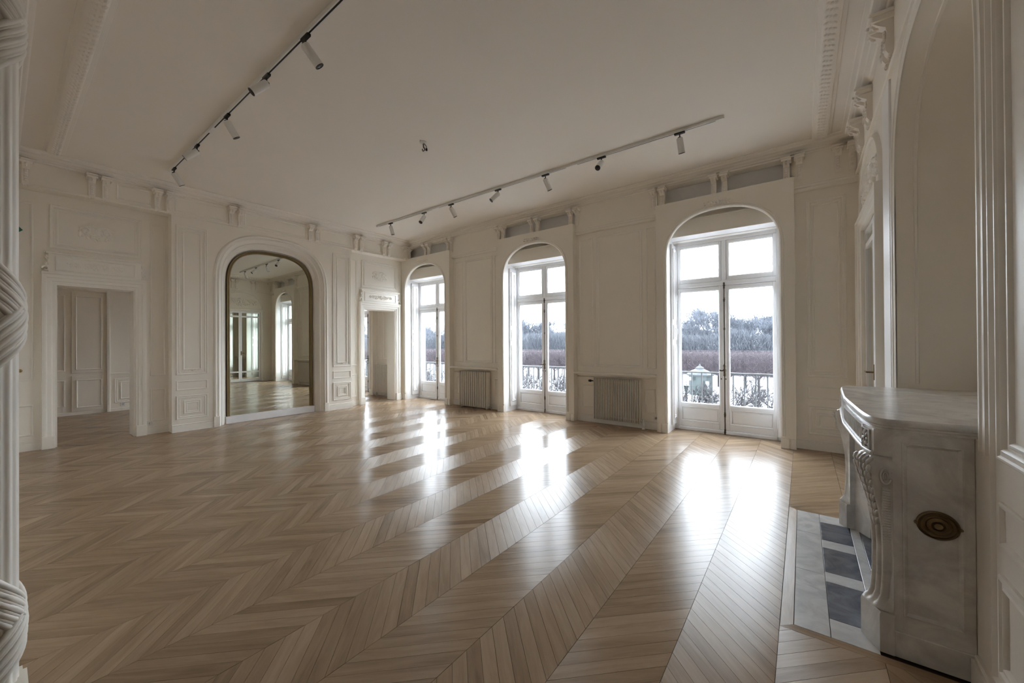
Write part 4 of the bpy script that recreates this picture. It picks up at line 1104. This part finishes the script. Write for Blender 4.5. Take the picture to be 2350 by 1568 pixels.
b.build('park_ground', M['gravel'], kind='structure', label='pale gravel ground of the park outside', smooth=0)
b = MB(); b.box(-12.3, 1.4, 6.951, 7.62, -0.34, -0.16); b.box(-12.3, 1.4, 6.951, 7.66, -0.38, -0.34)
b.build('balcony_slab', M['stone'], kind='structure', label='stone balcony slab outside the windows', smooth=0)
b = MB(); b.box(-12.3, 1.4, 6.90, 6.95, GZ, -0.38); b.build('wall_facade', M['stone'], kind='structure', label='stone facade below the balcony', smooth=0)
rail = empty('balcony_railing', (-5.4, 7.52, -0.16), 'dark iron balcony railing outside the windows', 'railing')
b = MB(); b.box(-12.3, 1.4, 7.495, 7.545, 0.868, 0.892); b.build('top_rail', M['iron'], rail, smooth=0)
b = MB(); b.box(-12.3, 1.4, 7.51, 7.53, -0.06, -0.04); b.build('bottom_rail', M['iron'], rail, smooth=0)
b = MB(); b.box(-12.20, -12.182, 7.511, 7.529, -0.16, 0.868); bal = b.build('baluster', M['iron'], rail, smooth=0)
for i in range(1, 83):
    c = bal.copy(); COL.objects.link(c); c.parent = rail; c.location = bal.location + Vector((i * 0.163, 0, 0))

def branch(segs, p, d, L, r, depth, rng, spread, up, taper=0.68, kids=(2, 4), wob=0.25):
    n = 3 if depth > 1 else 2
    q = p.copy(); dd = d.copy(); r0 = r
    for i in range(n):
        dd = (dd + Vector((rng.uniform(-1, 1), rng.uniform(-1, 1), rng.uniform(-0.6, 1) * 0.7 + up * 0.5)) * wob).normalized()
        e = q + dd * (L / n); r1 = r0 * (0.86 if depth else 0.6)
        segs.append((q, e, r0, r1)); q = e; r0 = r1
        if depth > 0 and i > 0 and rng.random() < 0.6:
            sd = (dd + Vector((rng.uniform(-1, 1), rng.uniform(-1, 1), rng.uniform(-0.3, 0.8))) * spread).normalized()
            branch(segs, q, sd, L * taper * rng.uniform(0.6, 0.9), r0 * 0.6, depth - 1, rng, spread, up, taper, kids, wob)
    if depth > 0:
        for _ in range(rng.randint(*kids)):
            sd = (dd + Vector((rng.uniform(-1, 1), rng.uniform(-1, 1), rng.uniform(-0.3, 0.8))) * spread).normalized()
            branch(segs, q, sd, L * taper * rng.uniform(0.75, 1.15), r0 * 0.72, depth - 1, rng, spread, up, taper, kids, wob)

def seg_mesh(name, segs, mat, box=None, rmin=0.0):
    vs, fs = [], []
    for (p, e, r0, r1) in segs:
        if box is not None:
            if not (abs(p.x) < box[0] and abs(p.y) < box[1] and p.z < box[2]): continue
            e = Vector((max(-box[0], min(box[0], e.x)), max(-box[1], min(box[1], e.y)), min(box[2], e.z)))
        r0 = max(r0, rmin); r1 = max(r1, rmin)
        t = (e - p)
        if t.length < 1e-4: continue
        t.normalize(); a = t.orthogonal().normalized(); c = t.cross(a); k = 5 if r0 > 0.05 else 3; o = len(vs)
        for q, r in ((p, r0), (e, r1)):
            for j in range(k):
                f = 2 * math.pi * j / k; vs.append(q + (a * math.cos(f) + c * math.sin(f)) * r)
        for j in range(k):
            j2 = (j + 1) % k; fs.append((o + j, o + j2, o + k + j2, o + k + j))
    me = bpy.data.meshes.new(name); me.from_pydata(vs, [], fs); me.materials.append(mat)
    return me

def tree_kind(seed, kind):
    rng = random.Random(seed); trunk, crown = [], []
    if kind == 'clipped':
        trunk.append((Vector((0, 0, 0)), Vector((0.02, 0, 1.0)), 0.17, 0.15)); trunk.append((Vector((0.02, 0, 1.0)), Vector((0.0, 0.03, 2.0)), 0.15, 0.14))
        for i in range(7):
            a = i * 0.9 + rng.uniform(-0.2, 0.2)
            branch(crown, Vector((0, 0.02, rng.uniform(1.6, 2.0))), Vector((math.cos(a), math.sin(a) * 0.7, 0.75)).normalized(), 1.5, 0.07, 3, rng, 0.8, 0.3)
        for i in range(2000):
            p = Vector((rng.uniform(-1.7, 1.7), rng.uniform(-1.2, 1.2), rng.uniform(2.0, 5.3)))
            d = Vector((rng.uniform(-0.7, 0.7), rng.uniform(-0.7, 0.7), rng.uniform(0.1, 1))).normalized()
            crown.append((p, p + d * rng.uniform(0.35, 0.8), 0.011, 0.006))
        return (seg_mesh('trunk', trunk, M['bark']), seg_mesh('crown', crown, M['twig'], (1.72, 1.3, 5.45), 0.008))
    if kind == 'street':
        trunk.append((Vector((0, 0, 0)), Vector((0.03, 0.02, 1.6)), 0.15, 0.13))
        for i in range(7):
            a = i * 0.95 + rng.uniform(-0.3, 0.3)
            branch(crown, Vector((0.03, 0.02, rng.uniform(1.2, 1.6))), Vector((math.cos(a), math.sin(a), rng.uniform(0.25, 0.9))).normalized(), 1.35, 0.11, 4, rng, 0.75, 0.25, kids=(2, 3))
        return (seg_mesh('trunk', trunk, M['bark']), seg_mesh('crown', crown, M['bark'], (3.0, 3.0, 4.9), 0.010))
    if kind == 'thicket':
        for i in range(5):
            x, y = rng.uniform(-2, 2), rng.uniform(-1.5, 1.5); trunk.append((Vector((x, y, 0)), Vector((x + rng.uniform(-0.3, 0.3), y, rng.uniform(3, 5.5))), 0.10, 0.05))
        for i in range(6500):
            z0 = 8.4 * rng.random() ** 1.25; p = Vector((rng.gauss(0, 1.6), rng.gauss(0, 1.2), z0))
            d = Vector((rng.uniform(-0.5, 0.5), rng.uniform(-0.5, 0.5), rng.uniform(0.5, 1))).normalized()
            crown.append((p, p + d * rng.uniform(0.5, 1.3), 0.02, 0.012))
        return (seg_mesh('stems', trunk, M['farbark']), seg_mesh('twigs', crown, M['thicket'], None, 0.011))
    # tall woodland tree
    h = rng.uniform(3.2, 4.6); lean = rng.uniform(-0.4, 0.4)
    trunk.append((Vector((0, 0, 0)), Vector((lean * 0.5, 0, h * 0.5)), 0.26, 0.22)); trunk.append((Vector((lean * 0.5, 0, h * 0.5)), Vector((lean, 0.1, h)), 0.22, 0.19))
    for i in range(5):
        a = i * 1.26 + rng.uniform(-0.3, 0.3)
        branch(crown, Vector((lean, 0.1, h * rng.uniform(0.75, 1.0))), Vector((math.cos(a) * 0.5, math.sin(a) * 0.5, 1)).normalized(), 2.9, 0.13, 5, rng, 0.66, 0.34, 0.72, (2, 3), 0.24)
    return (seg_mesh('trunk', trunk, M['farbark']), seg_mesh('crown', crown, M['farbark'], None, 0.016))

kinds = {k: [tree_kind(s, k) for s in seeds] for k, seeds in (('clipped', (1, 2, 3)), ('street', (11, 12, 13)), ('wood', (21, 22, 23, 24)), ('thicket', (41, 42, 43)))}
tr = random.Random(99)
def plant(name, kind, x, y, s, label, group):
    root = empty(name, (x, y, GZ), label, 'tree', group)
    a = tr.choice((0, math.pi)) if kind == 'clipped' else tr.uniform(0, 6.28)
    t, c = tr.choice(kinds[kind])
    for me, nm in ((t, t.name.split('.')[0]), (c, c.name.split('.')[0])):
        o = bpy.data.objects.new(nm, me); COL.objects.link(o); o.parent = root
    root.rotation_euler = (0, 0, a); root.scale = (s, s, s)
for row, (y, s) in enumerate(((62, 1.0), (67, 1.03))):
    for i in range(34): plant('clipped_tree', 'clipped', -108 + i * 3.56 + row * 1.5, y, s, 'bare tree clipped into a flat-topped hedge row in the park', 'clipped park trees')
for i in range(16):
    plant('street_tree', 'street', -47 + i * 3.3 + tr.uniform(-0.4, 0.4), 27 + tr.uniform(-1, 1), tr.uniform(1.03, 1.12), 'bare low spreading tree just beyond the balcony', 'street trees near the balcony')
for row in range(4):
    for i in range(36):
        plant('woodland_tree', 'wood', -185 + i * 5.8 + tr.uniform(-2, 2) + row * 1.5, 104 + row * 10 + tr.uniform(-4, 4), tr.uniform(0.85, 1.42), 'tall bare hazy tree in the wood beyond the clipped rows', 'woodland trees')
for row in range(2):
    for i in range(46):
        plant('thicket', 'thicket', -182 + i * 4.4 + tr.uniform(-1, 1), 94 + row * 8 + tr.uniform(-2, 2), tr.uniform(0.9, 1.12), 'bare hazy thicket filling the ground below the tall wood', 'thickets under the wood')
# kiosk
kx, ky = -10.9, 56.0
ki = empty('kiosk', (kx, ky, GZ), 'small green park kiosk with a peaked zinc roof', 'kiosk')
b = MB()
for i in range(8):
    a0, a1 = i * math.pi / 4, (i + 1) * math.pi / 4
b.lathe([(1.45, 0.0), (1.45, 0.25), (1.36, 0.3), (1.36, 2.55)], (kx, ky, GZ), sides=8); b.build('wall', M['kiosk'], ki, smooth=0)
b = MB(); b.lathe([(1.65, 2.5), (1.65, 2.65), (1.1, 3.1), (0.55, 3.35), (0.5, 3.55), (0.2, 3.7), (0.05, 4.0)], (kx, ky, GZ), sides=8); b.build('roof', M['zinc'], ki, smooth=0)
for k, (dx, z0, z1, wd) in enumerate(((-0.9, 1.9, 2.35, 0.5), (1.15, 0.9, 1.9, 0.45))):
    b = MB(); b.box(kx + dx - wd / 2, kx + dx + wd / 2, ky - 1.50, ky - 1.45, GZ + z0, GZ + z1); b.build('notice', M['poster'], ki, smooth=0)
# lamp post
lx, ly = -6.75, 30.0
lp = empty('lamp_post', (lx, ly, GZ), 'old street lamp standing in front of the kiosk', 'street lamp')
b = MB(); b.lathe([(0.16, 0), (0.14, 0.4), (0.07, 0.5), (0.055, 3.2), (0.09, 3.25), (0.05, 3.3)], (lx, ly, GZ), sides=10); b.build('post', M['iron'], lp)
b = MB(); b.lathe([(0.09, 3.3), (0.20, 3.75), (0.19, 3.78)], (lx, ly, GZ), sides=6); b.build('lantern', M['kiosk'], lp, smooth=0)
b = MB(); b.lathe([(0.26, 3.77), (0.16, 3.9), (0.06, 3.96), (0.03, 4.1)], (lx, ly, GZ), sides=6); b.build('lantern_cap', M['iron'], lp, smooth=0)
